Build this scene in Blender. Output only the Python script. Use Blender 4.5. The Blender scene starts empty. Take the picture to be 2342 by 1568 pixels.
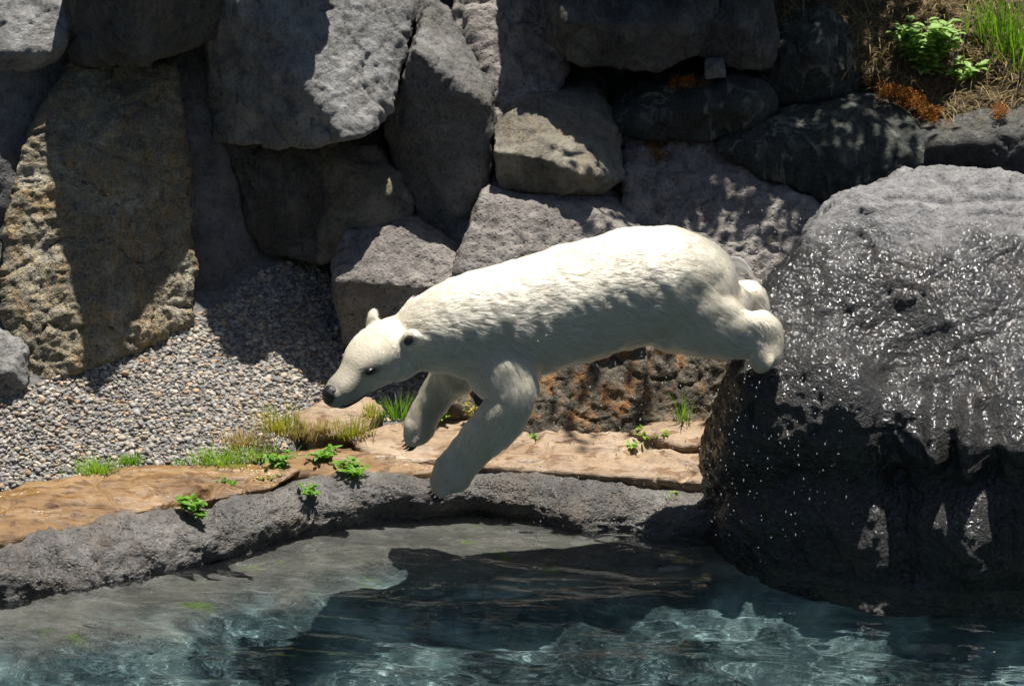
import bpy, bmesh, math, random
import numpy as np
from mathutils import Vector

# ------------------------------------------------------------------ camera
PITCH = math.radians(22.0)
CP, SP = math.cos(PITCH), math.sin(PITCH)
DIST, WID = 20.0, 4.45                      # metres to the bear, metres across the frame there
TARGET = np.array([0.0, -0.2, 0.985])
FWD = np.array([0.0, CP, -SP]); RIGHT = np.array([1.0, 0, 0]); UPV = np.array([0.0, SP, CP])
CAM = TARGET - DIST * FWD

scene = bpy.context.scene
COL = scene.collection
cam_data = bpy.data.cameras.new('camera')
cam = bpy.data.objects.new('camera', cam_data)
COL.objects.link(cam)
cam.location = CAM
cam.rotation_euler = (math.pi / 2 - PITCH, 0, 0)
cam_data.sensor_width = 36.0
cam_data.lens = 36.0 * DIST / WID
cam_data.clip_start = 0.1
cam_data.clip_end = 2000.0
scene.camera = cam

# ------------------------------------------------------------------ sky, sun, exposure
SUN = Vector((0.12, 0.17, 0.978)).normalized()      # towards the sun: high, a little behind the wall
world = bpy.data.worlds.new('World')
scene.world = world
world.use_nodes = True
wn = world.node_tree
wn.nodes.clear()
sky = wn.nodes.new('ShaderNodeTexSky')
sky.sky_type = 'NISHITA'
sky.sun_disc = False
sky.sun_elevation = math.asin(SUN.z)
sky.sun_rotation = math.atan2(SUN.x, SUN.y)
bg = wn.nodes.new('ShaderNodeBackground')
bg.inputs['Strength'].default_value = 0.05
wo = wn.nodes.new('ShaderNodeOutputWorld')
wn.links.new(sky.outputs[0], bg.inputs[0])
wn.links.new(bg.outputs[0], wo.inputs[0])
sun_data = bpy.data.lights.new('sun', 'SUN')
sun_data.energy = 5.0
sun_data.angle = math.radians(0.55)
sun_data.color = (1.0, 0.955, 0.88)
sun = bpy.data.objects.new('sun', sun_data)
COL.objects.link(sun)
sun.location = (1, 2, 9)
sun.rotation_euler = SUN.to_track_quat('Z', 'Y').to_euler()
scene.view_settings.view_transform = 'Standard'
scene.view_settings.look = 'None'
scene.view_settings.exposure = 0.82
scene.view_settings.gamma = 1.0
scene.render.engine = 'CYCLES'
scene.cycles.use_denoising = True
scene.cycles.max_bounces = 8
scene.cycles.transparent_max_bounces = 12
scene.cycles.sample_clamp_indirect = 6.0

# ------------------------------------------------------------------ helpers
rng = np.random.default_rng(7)
random.seed(7)

def ray(dx, dy):
    k = WID / DIST / 2342.0
    return FWD + RIGHT * ((dx - 1171.0) * k) + UPV * ((784.0 - dy) * k)

def P(dx, dy, y):
    """the world point in depth plane Y=y that the survey sheet lists as (dx, dy)"""
    d = ray(dx, dy)
    return CAM + d * ((y - CAM[1]) / d[1])

def PZ(dx, dy, z):
    d = ray(dx, dy)
    return CAM + d * ((z - CAM[2]) / d[2])

def sheet(co):
    """inverse of P: survey-sheet coordinates of world points (n,3)"""
    r = co - CAM
    f = r @ FWD
    k = WID / DIST / 2342.0
    return np.stack([1171 + (r @ RIGHT) / f / k, 784 - (r @ UPV) / f / k], 1)

_prng = np.random.default_rng(11)
_perm = _prng.permutation(256)
_perm = np.concatenate([_perm, _perm, _perm])
_grad = _prng.normal(size=(256, 3))
_grad /= np.linalg.norm(_grad, axis=1)[:, None]

def pnoise(p):
    i = np.floor(p).astype(np.int64)
    f = p - i
    u = f * f * f * (f * (f * 6 - 15) + 10)
    i &= 255
    out = np.zeros(len(p))
    for cx in (0, 1):
        for cy in (0, 1):
            for cz in (0, 1):
                h = _perm[_perm[_perm[(i[:, 0] + cx) & 255] + ((i[:, 1] + cy) & 255)] + ((i[:, 2] + cz) & 255)]
                g = _grad[h]
                d = g[:, 0] * (f[:, 0] - cx) + g[:, 1] * (f[:, 1] - cy) + g[:, 2] * (f[:, 2] - cz)
                w = (u[:, 0] if cx else 1 - u[:, 0]) * (u[:, 1] if cy else 1 - u[:, 1]) * (u[:, 2] if cz else 1 - u[:, 2])
                out += d * w
    return out * 1.5

def fbm(p, octv=4, gain=0.5, lac=2.03):
    a, s, out = 1.0, 1.0, np.zeros(len(p))
    for o in range(octv):
        out += a * pnoise(p * s + 17.3 * o)
        a *= gain; s *= lac
    return out

def ridged(p, octv=4, gain=0.5):
    a, s, out = 1.0, 1.0, np.zeros(len(p))
    for o in range(octv):
        out += a * (1 - 2 * np.abs(pnoise(p * s + 9.1 * o)))
        a *= gain; s *= 2.1
    return out

def sstep(a, b, x):
    t = np.clip((x - a) / (b - a), 0, 1)
    return t * t * (3 - 2 * t)

def mesh_arrays(me):
    n = len(me.vertices)
    co = np.empty(n * 3, np.float64)
    me.vertices.foreach_get('co', co)
    nm = np.empty(n * 3, np.float32)
    me.vertex_normals.foreach_get('vector', nm)
    return co.reshape(-1, 3), nm.reshape(-1, 3).astype(np.float64)

def set_co(me, co):
    me.vertices.foreach_set('co', co.astype(np.float32).ravel())
    me.update()

def shade_smooth(me):
    me.polygons.foreach_set('use_smooth', np.ones(len(me.polygons), bool))

def new_mesh(name, verts, faces, smooth=True):
    me = bpy.data.meshes.new(name)
    if isinstance(faces, np.ndarray):
        nf, k = faces.shape
        me.vertices.add(len(verts))
        me.vertices.foreach_set('co', np.asarray(verts, np.float32).ravel())
        me.loops.add(nf * k)
        me.loops.foreach_set('vertex_index', faces.astype(np.int32).ravel())
        me.polygons.add(nf)
        me.polygons.foreach_set('loop_start', np.arange(0, nf * k, k, dtype=np.int32))
        me.update(calc_edges=True)
    else:
        me.from_pydata([tuple(v) for v in verts], [], faces)
        me.update()
    if smooth:
        shade_smooth(me)
    return me

def add_obj(name, me, material=None, parent=None, label=None, cat=None, group=None, kind=None, loc=None):
    o = bpy.data.objects.new(name, me)
    COL.objects.link(o)
    if material is not None and me is not None and not me.materials:
        me.materials.append(material)
    if parent is not None:
        o.parent = parent
    if loc is not None:
        o.location = loc
    if label: o['label'] = label
    if cat: o['category'] = cat
    if group: o['group'] = group
    if kind: o['kind'] = kind
    return o

def rebase(me):
    """move the mesh so its origin is the middle of its foot; returns that point"""
    co, _ = mesh_arrays(me)
    base = np.array([co[:, 0].mean(), co[:, 1].mean(), co[:, 2].min()])
    set_co(me, co - base)
    return base

def remeshed(me, voxel, smooth_it=0, smooth_f=0.5):
    o = bpy.data.objects.new('tmp', me)
    COL.objects.link(o)
    m = o.modifiers.new('r', 'REMESH'); m.mode = 'VOXEL'; m.voxel_size = voxel; m.adaptivity = 0
    if smooth_it:
        s = o.modifiers.new('s', 'SMOOTH'); s.factor = smooth_f; s.iterations = smooth_it
    dg = bpy.context.evaluated_depsgraph_get()
    dg.update()
    out = bpy.data.meshes.new_from_object(o.evaluated_get(dg))
    bpy.data.objects.remove(o)
    bpy.data.meshes.remove(me)
    return out

def hull_mesh(pts):
    bm = bmesh.new()
    for p in pts:
        bm.verts.new(tuple(p))
    r = bmesh.ops.convex_hull(bm, input=bm.verts)
    junk = [e for e in r['geom_interior'] if isinstance(e, bmesh.types.BMVert)]
    bmesh.ops.delete(bm, geom=junk, context='VERTS')
    me = bpy.data.meshes.new('hull')
    bm.to_mesh(me); bm.free()
    return me

def seg_dist(q, poly):
    """distance of 2-D points q (n,2) to a polyline"""
    best = np.full(len(q), 1e9)
    poly = np.asarray(poly, float)
    for a, b in zip(poly[:-1], poly[1:]):
        ab = b - a
        t = np.clip(((q - a) @ ab) / (ab @ ab + 1e-9), 0, 1)
        best = np.minimum(best, np.linalg.norm(q - (a + t[:, None] * ab), axis=1))
    return best

def tube(path, radii, seg=8, cap=True):
    """verts, faces (quads + caps) of a tube along a path"""
    path = np.asarray(path, float)
    radii = np.broadcast_to(np.asarray(radii, float), (len(path),))
    V, F = [], []
    up = np.array([0.13, 0.27, 0.95])
    for i, p in enumerate(path):
        t = path[min(i + 1, len(path) - 1)] - path[max(i - 1, 0)]
        t /= np.linalg.norm(t) + 1e-12
        a = np.cross(t, up); a /= np.linalg.norm(a) + 1e-12
        b = np.cross(t, a)
        for k in range(seg):
            th = 2 * math.pi * k / seg
            V.append(p + radii[i] * (math.cos(th) * a + math.sin(th) * b))
    for i in range(len(path) - 1):
        for k in range(seg):
            k2 = (k + 1) % seg
            F.append((i * seg + k, i * seg + k2, (i + 1) * seg + k2, (i + 1) * seg + k))
    if cap:
        F.append(tuple(range(seg - 1, -1, -1)))
        F.append(tuple((len(path) - 1) * seg + k for k in range(seg)))
    return V, F

# ------------------------------------------------------------------ node helpers
class NT:
    def __init__(self, name):
        self.m = bpy.data.materials.new(name)
        self.m.use_nodes = True
        self.t = self.m.node_tree
        self.t.nodes.clear()
        self.out = self.t.nodes.new('ShaderNodeOutputMaterial')
    def n(self, kind, props=None, **inp):
        nd = self.t.nodes.new('ShaderNode' + kind)
        for k, v in (props or {}).items():
            setattr(nd, k, v)
        for k, v in inp.items():
            key = k.replace('_', ' ')
            sock = nd.inputs[int(k[1:])] if k[0] == 'i' and k[1:].isdigit() else nd.inputs[key]
            self.put(sock, v)
        return nd
    def put(self, sock, v):
        if hasattr(v, 'outputs'):
            v = v.outputs[0]
        if isinstance(v, bpy.types.NodeSocket):
            self.t.links.new(v, sock)
        else:
            if isinstance(v, (tuple, list)) and len(v) == 3 and sock.type == 'RGBA':
                v = (*v, 1)
            sock.default_value = v
    def coord(self, scale=(1, 1, 1), obj=True, loc=(0, 0, 0)):
        c = self.n('TexCoord')
        return self.n('Mapping', Vector=c.outputs['Object'], Scale=scale, Location=loc)
    def noise(self, vec, scale, detail=6, rough=0.55, dist=0.0):
        return self.n('TexNoise', Vector=vec, Scale=scale, Detail=detail, Roughness=rough, Distortion=dist).outputs['Fac']
    def ramp(self, fac, *stops):
        r = self.n('ValToRGB', Fac=fac)
        el = r.color_ramp.elements
        while len(el) < len(stops):
            el.new(0.5)
        for e, (p, c) in zip(el, stops):
            e.position = p
            e.color = (*c, 1) if isinstance(c, (tuple, list)) else (c, c, c, 1)
        return r.outputs[0]
    def mix(self, fac, a, b, mode='MIX'):
        nd = self.n('Mix', {'data_type': 'RGBA', 'blend_type': mode})
        self.put(nd.inputs[0], fac); self.put(nd.inputs[6], a); self.put(nd.inputs[7], b)
        return nd.outputs[2]
    def math(self, op, a, b=None, c=None, clamp=False):
        nd = self.n('Math', {'operation': op, 'use_clamp': clamp})
        self.put(nd.inputs[0], a)
        if b is not None: self.put(nd.inputs[1], b)
        if c is not None: self.put(nd.inputs[2], c)
        return nd.outputs[0]
    def bump(self, h, strength=0.5, dist=0.02, normal=None):
        kw = dict(Height=h, Strength=strength, Distance=dist)
        if normal is not None: kw['Normal'] = normal
        return self.n('Bump', **kw).outputs[0]
    def finish(self, shader):
        self.put(self.out.inputs['Surface'], shader)
        return self.m

def rock_mat(name, dark, mid, light, speck=0.35, speck_col=None, stain=None, stain_amt=0.0, stain_scale=(2.2, 2.2, 0.9),
             vein=0.0, rough=0.85, bump=0.7, pit=0.0, wet=None, scale=1.0, pale=None, pale_amt=0.0):
    t = NT(name)
    v = t.coord((scale, scale, scale))
    big = t.noise(v, 2.3, 5, 0.6, 0.4)
    col = t.ramp(big, (0.30, dark), (0.52, mid), (0.72, light))
    med = t.noise(v, 13, 8, 0.7)
    col = t.mix(0.9, col, t.ramp(med, (0.30, 0.28), (0.5, 0.95), (0.70, 1.45)), 'MULTIPLY')
    if pale:
        pm = t.noise(t.coord((1.6, 1.6, 1.1), loc=(5, 1, 2)), 2.6, 7, 0.68, 0.6)
        col = t.mix(t.math('MULTIPLY', t.ramp(pm, (0.50, 0.0), (0.60, 1.0)), pale_amt), col, pale)
    if stain:
        sm = t.noise(t.coord(stain_scale, loc=(3, 7, 1)), 2.5, 7, 0.7, 0.8)
        col = t.mix(t.math('MULTIPLY', t.ramp(sm, (0.50, 0.0), (0.62, 1.0)), stain_amt), col, stain)
    fine = t.noise(v, 75, 6, 0.75)
    fleck = t.ramp(fine, (0.40, 0.0), (0.62, 1.0))
    col = t.mix(t.math('MULTIPLY', fleck, speck), col, speck_col or light)
    dk = t.ramp(t.noise(t.coord((scale,) * 3, loc=(9, 3, 4)), 52, 5, 0.7), (0.33, 1.0), (0.45, 0.0))
    col = t.mix(t.math('MULTIPLY', dk, 0.6), col, tuple(c * 0.35 for c in dark))
    if vein:
        vn = t.noise(t.coord((1, 1, 0.45), loc=(1, 8, 2)), 3.1, 4, 0.55, 1.4)
        band = t.ramp(t.math('ABSOLUTE', t.math('SUBTRACT', vn, 0.5)), (0.0, 1.0), (0.035, 0.0))
        band = t.math('MULTIPLY', band, t.ramp(t.noise(v, 9, 4), (0.42, 0.0), (0.6, 1.0)))
        col = t.mix(t.math('MULTIPLY', band, vein), col, speck_col or light)
    h1 = t.noise(v, 22, 10, 0.68)
    h2 = t.noise(v, 95, 5, 0.7)
    nrm = t.bump(h1, bump, 0.035)
    nrm = t.bump(h2, bump * 0.8, 0.011, nrm)
    if pit:
        vo = t.n('TexVoronoi', Vector=v, Scale=42.0, Randomness=1.0).outputs['Distance']
        pm2 = t.ramp(t.noise(v, 6, 4), (0.38, 0.2), (0.62, 1.0))
        ph = t.math('MULTIPLY', t.ramp(vo, (0.05, 0.0), (0.35, 1.0)), pm2)
        nrm = t.bump(ph, pit, 0.014, nrm)
        col = t.mix(t.math('MULTIPLY', t.ramp(vo, (0.08, 1.0), (0.22, 0.0)), t.math('MULTIPLY', pm2, 0.55 * min(1, pit))), col, tuple(c * 0.4 for c in dark))
    if wet:
        wm = t.ramp(t.noise(v, 5, 5, 0.6), (0.35, wet[0]), (0.65, wet[1]))
        rg = wm
    else:
        rg = rough
    b = t.n('BsdfPrincipled', Base_Color=col, Roughness=rg, Normal=nrm)
    b.inputs['Specular IOR Level'].default_value = 0.5 if wet else 0.25
    return t.finish(b)

def plain_mat(name, col, rough=0.7, spec=0.3, var=0.25, nscale=30, bump=0.0):
    t = NT(name)
    v = t.coord()
    n = t.noise(v, nscale, 4)
    c = t.mix(1.0, col, t.ramp(n, (0.3, 1 - var), (0.7, 1 + var)), 'MULTIPLY')
    kw = {}
    if bump: kw['Normal'] = t.bump(n, bump, 0.01)
    b = t.n('BsdfPrincipled', Base_Color=c, Roughness=rough, **kw)
    b.inputs['Specular IOR Level'].default_value = spec
    return t.finish(b)

def leaf_mat(name, c1, c2, trans=0.35):
    t = NT(name)
    r = t.n('NewGeometry').outputs['Random Per Island']
    v = t.coord()
    col = t.ramp(r, (0.0, c1), (1.0, c2))
    col = t.mix(0.5, col, t.ramp(t.noise(v, 60, 3), (0.3, 0.6), (0.7, 1.3)), 'MULTIPLY')
    d = t.n('BsdfPrincipled', Base_Color=col, Roughness=0.5)
    d.inputs['Specular IOR Level'].default_value = 0.3
    tr = t.n('BsdfTranslucent', Color=t.mix(1.0, col, (1.5, 1.6, 0.7), 'MULTIPLY'))
    mx = t.n('MixShader', Fac=trans)
    t.put(mx.inputs[1], d); t.put(mx.inputs[2], tr)
    return t.finish(mx)
M = {}
# ------------------------------------------------------------------ materials of the setting

M['grey'] = rock_mat('grey_rock', (.085, .084, .083), (.23, .227, .222), (.44, .432, .42), speck=.38, bump=.95, stain=(.15, .13, .10), stain_amt=.3)
M['dark'] = rock_mat('dark_rock', (.030, .030, .029), (.070, .069, .066), (.15, .145, .135), speck=.25, speck_col=(.28, .27, .24), vein=.3, bump=.9, stain=(.11, .085, .05), stain_amt=.4)
M['slab_rock'] = rock_mat('leaning_slab_rock', (.05, .049, .048), (.13, .127, .122), (.33, .32, .305), speck=.35, speck_col=(.36, .35, .33), bump=1.0, stain=(.10, .085, .06), stain_amt=.4)
M['green'] = rock_mat('veined_rock', (.020, .023, .021), (.040, .044, .041), (.080, .085, .078), speck=.18, speck_col=(.24, .25, .20), vein=.75, bump=.8)
M['slope'] = rock_mat('cast_rock', (.155, .137, .125), (.285, .255, .233), (.44, .40, .365), speck=.3, speck_col=(.48, .455, .43), pit=.9, bump=1.0)
M['mortar'] = rock_mat('mortar', (.085, .081, .081), (.15, .144, .142), (.24, .23, .225), speck=.3, pit=.7, bump=.9)
M['yellow'] = rock_mat('yellow_rock', (.12, .09, .05), (.36, .295, .175), (.62, .57, .46), speck=.5, speck_col=(.62, .58, .50), stain=(.42, .25, .07), stain_amt=.8, stain_scale=(4, 4, 1.4), bump=1.0, pit=1.6, scale=2.0, pale=(.085, .078, .068), pale_amt=.75)
M['warm'] = rock_mat('warm_rock', (.075, .068, .052), (.17, .155, .125), (.38, .345, .28), speck=.3, stain=(.26, .18, .09), stain_amt=.3, bump=.8)
M['stained'] = rock_mat('stained_rock', (.05, .045, .04), (.15, .13, .10), (.36, .31, .23), speck=.45, stain=(.42, .17, .035), stain_amt=.85, stain_scale=(5, 5, .55), bump=1.0, pit=.7, scale=1.4, pale=(.022, .021, .021), pale_amt=.9)
M['rim'] = rock_mat('rim_rock', (.04, .038, .036), (.105, .098, .091), (.22, .207, .193), speck=.3, pit=.8, bump=.8, wet=(.15, .55), scale=1.2, stain=(.12, .09, .065), stain_amt=.7)

def slab_mat(name, c0, c1, c2, pitcol, wetness):
    t = NT(name)
    v = t.coord((1, 1, 1))
    lay = t.coord((1.0, 3.2, 7))
    col = t.ramp(t.noise(lay, 2.0, 7, 0.65, 0.6), (.3, c0), (.5, c1), (.72, c2))
    col = t.mix(.6, col, t.ramp(t.noise(v, 24, 8, .7), (.3, .5), (.5, 1.0), (.7, 1.3)), 'MULTIPLY')
    wm = t.noise(t.coord((1.0, 2.4, 1)), 9.0, 3, .5, .3)
    spots = t.ramp(wm, (.56, 0.0), (.61, 1.0))
    col = t.mix(t.math('MULTIPLY', spots, .85), col, pitcol)
    h = t.noise(lay, 7, 9, .65)
    nrm = t.bump(h, .5, .03)
    nrm = t.bump(t.noise(v, 70, 5, .7), .35, .006, nrm)
    nrm = t.bump(t.math('SUBTRACT', 1.0, spots), .45, .008, nrm)
    rg = t.ramp(t.noise(t.coord((1, 2, 1), loc=(4, 4, 4)), 3.5, 4, .5), (.38, wetness), (.62, .75))
    b = t.n('BsdfPrincipled', Base_Color=col, Roughness=rg, Normal=nrm)
    return t.finish(b)
M['slab_brown'] = slab_mat('wet_brown_stone', (.095, .048, .016), (.185, .102, .036), (.30, .195, .098), (.085, .040, .014), .13)
M['slab_tan'] = slab_mat('tan_stone', (.165, .105, .058), (.265, .182, .112), (.38, .285, .195), (.14, .068, .026), .25)

# ------------------------------------------------------------------ pool bed, water, rim
SHORE = np.array([PZ(a, b, 0.0)[:2] for a, b in
    [(-420, 1430), (-150, 1385), (0, 1366), (150, 1348), (250, 1332), (340, 1322), (430, 1300), (540, 1268), (610, 1243), (700, 1222), (800, 1207), (950, 1185), (1100, 1176), (1230, 1193),
     (1330, 1222), (1480, 1228), (1600, 1226), (1720, 1215), (2000, 1210), (2500, 1210), (3000, 1210)]])
RIMTOP_D = [(-420, 1330), (-150, 1290), (0, 1262), (80, 1232), (180, 1203), (330, 1190), (480, 1172), (505, 1158), (640, 1132), (700, 1108), (760, 1098), (900, 1106), (1050, 1098), (1150, 1087),
     (1300, 1097), (1450, 1108), (1600, 1150), (1720, 1150), (2000, 1150), (2500, 1150), (3000, 1150)]
RIMTOP_Z = [.25, .25, .25, .26, .27, .27, .26, .27, .27, .27, .27, .265, .265, .265, .26, .25, .21, .20, .20, .20, .20]
RIMTOP = np.array([PZ(a, b, z - .10) for (a, b), z in zip(RIMTOP_D, RIMTOP_Z)])

def shore_y(x): return np.interp(x, SHORE[:, 0], SHORE[:, 1])

def grid_mesh(name, xs, ys, zf):
    X, Y = np.meshgrid(xs, ys)
    Z = zf(X.ravel(), Y.ravel())
    V = np.stack([X.ravel(), Y.ravel(), Z], 1)
    nx, ny = len(xs), len(ys)
    i = (np.arange(ny - 1)[:, None] * nx + np.arange(nx - 1)[None]).ravel()
    F = np.stack([i, i + 1, i + nx + 1, i + nx], 1)
    return new_mesh(name, V, F)

def bed_z(x, y):
    d = shore_y(x) - y                      # metres out from the shore
    p = np.stack([x, y * 1.2, x * 0], 1)
    shelf_w = np.interp(x, [-2.3, -1.2, -.3, .1, .35, 2.5], [.06, .12, .24, .14, .0, .0])
    z = -0.012 - 0.05 * sstep(0, 1, d / shelf_w) - 0.95 * sstep(0.0, 1.25, d - shelf_w)
    z += 0.05 * sstep(.1, .6, d) * fbm(p * 2.2 + 4, 3) + sstep(shelf_w, shelf_w + .5, d) * .13 * ridged(p * 1.5, 3)
    z += .012 * fbm(p * 9 + 1, 3) * sstep(0.0, .2, d)
    return np.where(d < 0, -0.012 + d * -0.0 + np.minimum(0, d) * .6, z)

xs = np.concatenate([np.linspace(-7, -3, 30)[:-1], np.linspace(-3, 3, 330)[:-1], np.linspace(3, 7, 30)])
ys = np.concatenate([np.linspace(-9, -2.6, 50)[:-1], np.linspace(-2.6, 0.5, 230)])
t = NT('pool_bed')
v = t.coord((1, 1.25, 1))
c = t.ramp(t.noise(v, 1.6, 6, .6, 1.2), (.30, (.014, .028, .034)), (.43, (.060, .100, .110)), (.56, (.19, .275, .28)), (.70, (.42, .52, .50)))
c = t.mix(.6, c, t.ramp(t.noise(v, 9, 7, .7, 1.0), (.3, .45), (.5, 1.0), (.7, 1.4)), 'MULTIPLY')
zz = t.n('SeparateXYZ', Vector=t.n('TexCoord').outputs['Object']).outputs['Z']
shal = t.n('MapRange', Value=zz).outputs[0]
shal.node.inputs[1].default_value = -.22; shal.node.inputs[2].default_value = -.07
sc = t.ramp(t.noise(v, 4, 8, .7, .4), (.3, (.065, .057, .05)), (.5, (.15, .135, .118)), (.7, (.26, .235, .21)))
alg = t.ramp(t.noise(t.coord((1, 2, 1), loc=(2.2, .4, 0)), 2.6, 5, .6), (.62, 0.0), (.70, 1.0))
sc = t.mix(t.math('MULTIPLY', alg, .8), sc, (.16, .23, .02))
c = t.mix(shal, c, sc)
nrm = t.bump(t.noise(v, 14, 8, .7), .8, .05)
M['bed'] = t.finish(t.n('BsdfPrincipled', Base_Color=c, Roughness=.7, Normal=nrm))
add_obj('pool_bed', grid_mesh('pool_bed', xs, ys, bed_z), M['bed'], kind='structure')

def water_z(x, y):
    # long low ripples that run along the pool, finer chop riding on them
    xr, yr = x * .985 - y * .17, y * .985 + x * .17
    d = shore_y(x) - y
    a = .62 + .38 * sstep(.05, .7, d)
    p = np.stack([xr * 1.0, yr * 2.6, x * 0], 1)
    z = .024 * fbm(p * 1.1 + 3, 2) + .0125 * fbm(p * 2.4 + 9, 2, .5) + .0020 * ridged(p * 5.0 + 1, 2)
    return z * a
xs = np.concatenate([np.linspace(-7, -2.6, 70)[:-1], np.linspace(-2.6, 2.6, 430)[:-1], np.linspace(2.6, 7, 70)])
ys = np.concatenate([np.linspace(-9, -2.4, 120)[:-1], np.linspace(-2.4, 0.25, 380)])
t = NT('pool_water')
M['water'] = t.finish(t.n('BsdfPrincipled', Base_Color=(.86, .955, .955), Roughness=0.0, IOR=1.33, Transmission_Weight=1.0))
wobj = add_obj('water', grid_mesh('water', xs, ys, water_z), M['water'], kind='structure')
wobj.cycles.is_caustics_caster = True               # sunlight is focused on the bed by the ripples
bpy.data.objects['pool_bed'].cycles.is_caustics_receiver = True
sun_data.cycles.is_caustics_light = True

# the cast rock rim: a swept strip, profile from under water up over the lip and down behind the slabs
def build_rim():
    n = 520
    u = np.linspace(0, 1, n)
    def res(a):
        return np.stack([np.interp(np.linspace(0, len(a) - 1, n), np.arange(len(a)), a[:, k]) for k in range(a.shape[1])], 1)
    foot = res(np.c_[SHORE, np.zeros(len(SHORE))])
    top = res(RIMTOP)
    for a in (foot, top):                    # soften the corners of the survey line
        for _ in range(6):
            a[1:-1] = .25 * a[:-2] + .5 * a[1:-1] + .25 * a[2:]
    m = 64
    rows = []
    for j in range(m):
        s = j / (m - 1)
        if s < .15:
            k = s / .15
            q = foot + np.array([0, -.10 * (1 - k), -.16 * (1 - k)])
        elif s < .72:
            k = (s - .15) / .57
            bul = math.sin(k * math.pi) * .05
            q = foot * (1 - k) + top * k
            q = q.copy(); q[:, 1] -= bul; q[:, 2] = foot[:, 2] + (top[:, 2] - foot[:, 2]) * (1 - (1 - k) ** 1.35)
        else:
            k = (s - .72) / .28
            q = top + np.array([0, .30 * k, -.02 * k - .22 * k ** 3])
        rows.append(q)
    V = np.stack(rows, 0).reshape(-1, 3)
    i = (np.arange(m - 1)[:, None] * n + np.arange(n - 1)[None]).ravel()
    F = np.stack([i, i + 1, i + n + 1, i + n], 1)
    me = new_mesh('pool_rim', V, F)
    co, nm = mesh_arrays(me)
    d2 = sheet(co)
    amp = .035 * fbm(co * np.array([3.2, 3.2, 3.2]), 3) + .016 * fbm(co * 11 + 5, 3)
    # columnar rib marks left of the middle, knobbly
    rib = ridged(np.stack([co[:, 0] * 16 + 2 * co[:, 2], co[:, 1] * 3, co[:, 2] * 4], 1), 2)
    lm = sstep(700, 480, d2[:, 0])
    amp += lm * .011 * rib + (1 - lm) * .006 * ridged(co * 22, 2)
    amp += .006 * ridged(co * 38 + 2, 2)
    # cavities
    for (a, b, r, dep) in [(505, 1300, 40, .07), (1420, 1222, 110, .09), (150, 1300, 26, .04), (480, 1180, 30, .05), (900, 1165, 60, .02), (1250, 1150, 50, .02), (60, 1250, 22, .03)]:
        amp -= dep * np.exp(-((d2[:, 0] - a) ** 2 + 2.5 * (d2[:, 1] - b) ** 2) / (r * r))
    set_co(me, co + nm * (.7 * amp)[:, None])
    return me
add_obj('pool_rim', build_rim(), M['rim'], kind='structure')

# ------------------------------------------------------------------ gravel bank
GX = np.array([-4.5, -2.6, -2.1, -1.35, -1.1, -.95, -.68, 0, 1.2])
GYF = np.array([-.15, .12, .26, .44, .52, .70, .90, .98, 1.0])        # front edge of the bank
GYB = np.array([.30, .55, .69, 1.20, 1.42, 1.58, 1.42, 1.45, 1.5])     # foot of the wall
GZB = np.array([.42, .43, .45, .55, .59, .62, .48, .48, .48])
def gravel_z(x, y):
    yf, yb, zb = (np.interp(x, GX, q) for q in (GYF, GYB, GZB))
    p = np.stack([x, y, x * 0], 1)
    s = (zb - .15) / (yb - yf)
    d = y - yf
    z = .15 + s * d + .016 * fbm(p * 2.5, 3)
    return np.where(d < -.02, .15 - 1.1 * np.minimum(-d - .02, .5), z)
t = NT('gravel_ground')
v = t.coord()
c = t.ramp(t.noise(v, 60, 6, .7), (.3, (.09, .086, .082)), (.55, (.21, .20, .19)), (.72, (.33, .315, .295)))
M['gravel_ground'] = t.finish(t.n('BsdfPrincipled', Base_Color=c, Roughness=.9, Normal=t.bump(t.noise(v, 50, 6, .7), .9, .03)))
ground = add_obj('gravel_ground', grid_mesh('gravel_ground', np.linspace(-4.5, 2.6, 240), np.linspace(-.3, 2.4, 110), gravel_z), M['gravel_ground'], kind='structure')

# pebbles: a few hand-sized shapes, copied
def pebble_shape(seed, sub=2):
    bm = bmesh.new()
    bmesh.ops.create_icosphere(bm, subdivisions=sub, radius=1)
    co = np.array([v.co[:] for v in bm.verts])
    F = np.array([[v.index for v in f.verts] for f in bm.faces])
    bm.free()
    co = co * (1 + .28 * pnoise(co * 1.1 + seed * 3.7)[:, None] + .10 * pnoise(co * 2.7 + seed)[:, None])
    r = np.random.default_rng(seed)
    co *= np.array([1, r.uniform(.6, .95), r.uniform(.38, .62)])
    return co, F
SH = [pebble_shape(s) for s in range(8)]
SHLO = [pebble_shape(s, 1) for s in range(8)]
def pebble_mat(i, col):
    t = NT('pebble_%s' % ['grey', 'tan', 'dark', 'pale', 'slate', 'ochre'][i])
    r = t.n('NewGeometry').outputs['Random Per Island']
    oi = t.n('ObjectInfo').outputs['Random']
    rr = t.math('FRACT', t.math('ADD', r, oi))
    v = t.coord()
    c = t.mix(1.0, col, t.ramp(rr, (0, .65), (1, 1.3)), 'MULTIPLY')
    c = t.mix(.5, c, t.ramp(t.noise(v, 70, 4, .7), (.3, .55), (.7, 1.3)), 'MULTIPLY')
    return t.finish(t.n('BsdfPrincipled', Base_Color=c, Roughness=.75, Normal=t.bump(t.noise(v, 120, 4), .4, .004)))
PM = [pebble_mat(i, c) for i, c in enumerate([(.245, .232, .215), (.325, .272, .208), (.135, .130, .125), (.38, .34, .285), (.19, .182, .174), (.32, .215, .13)])]

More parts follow.
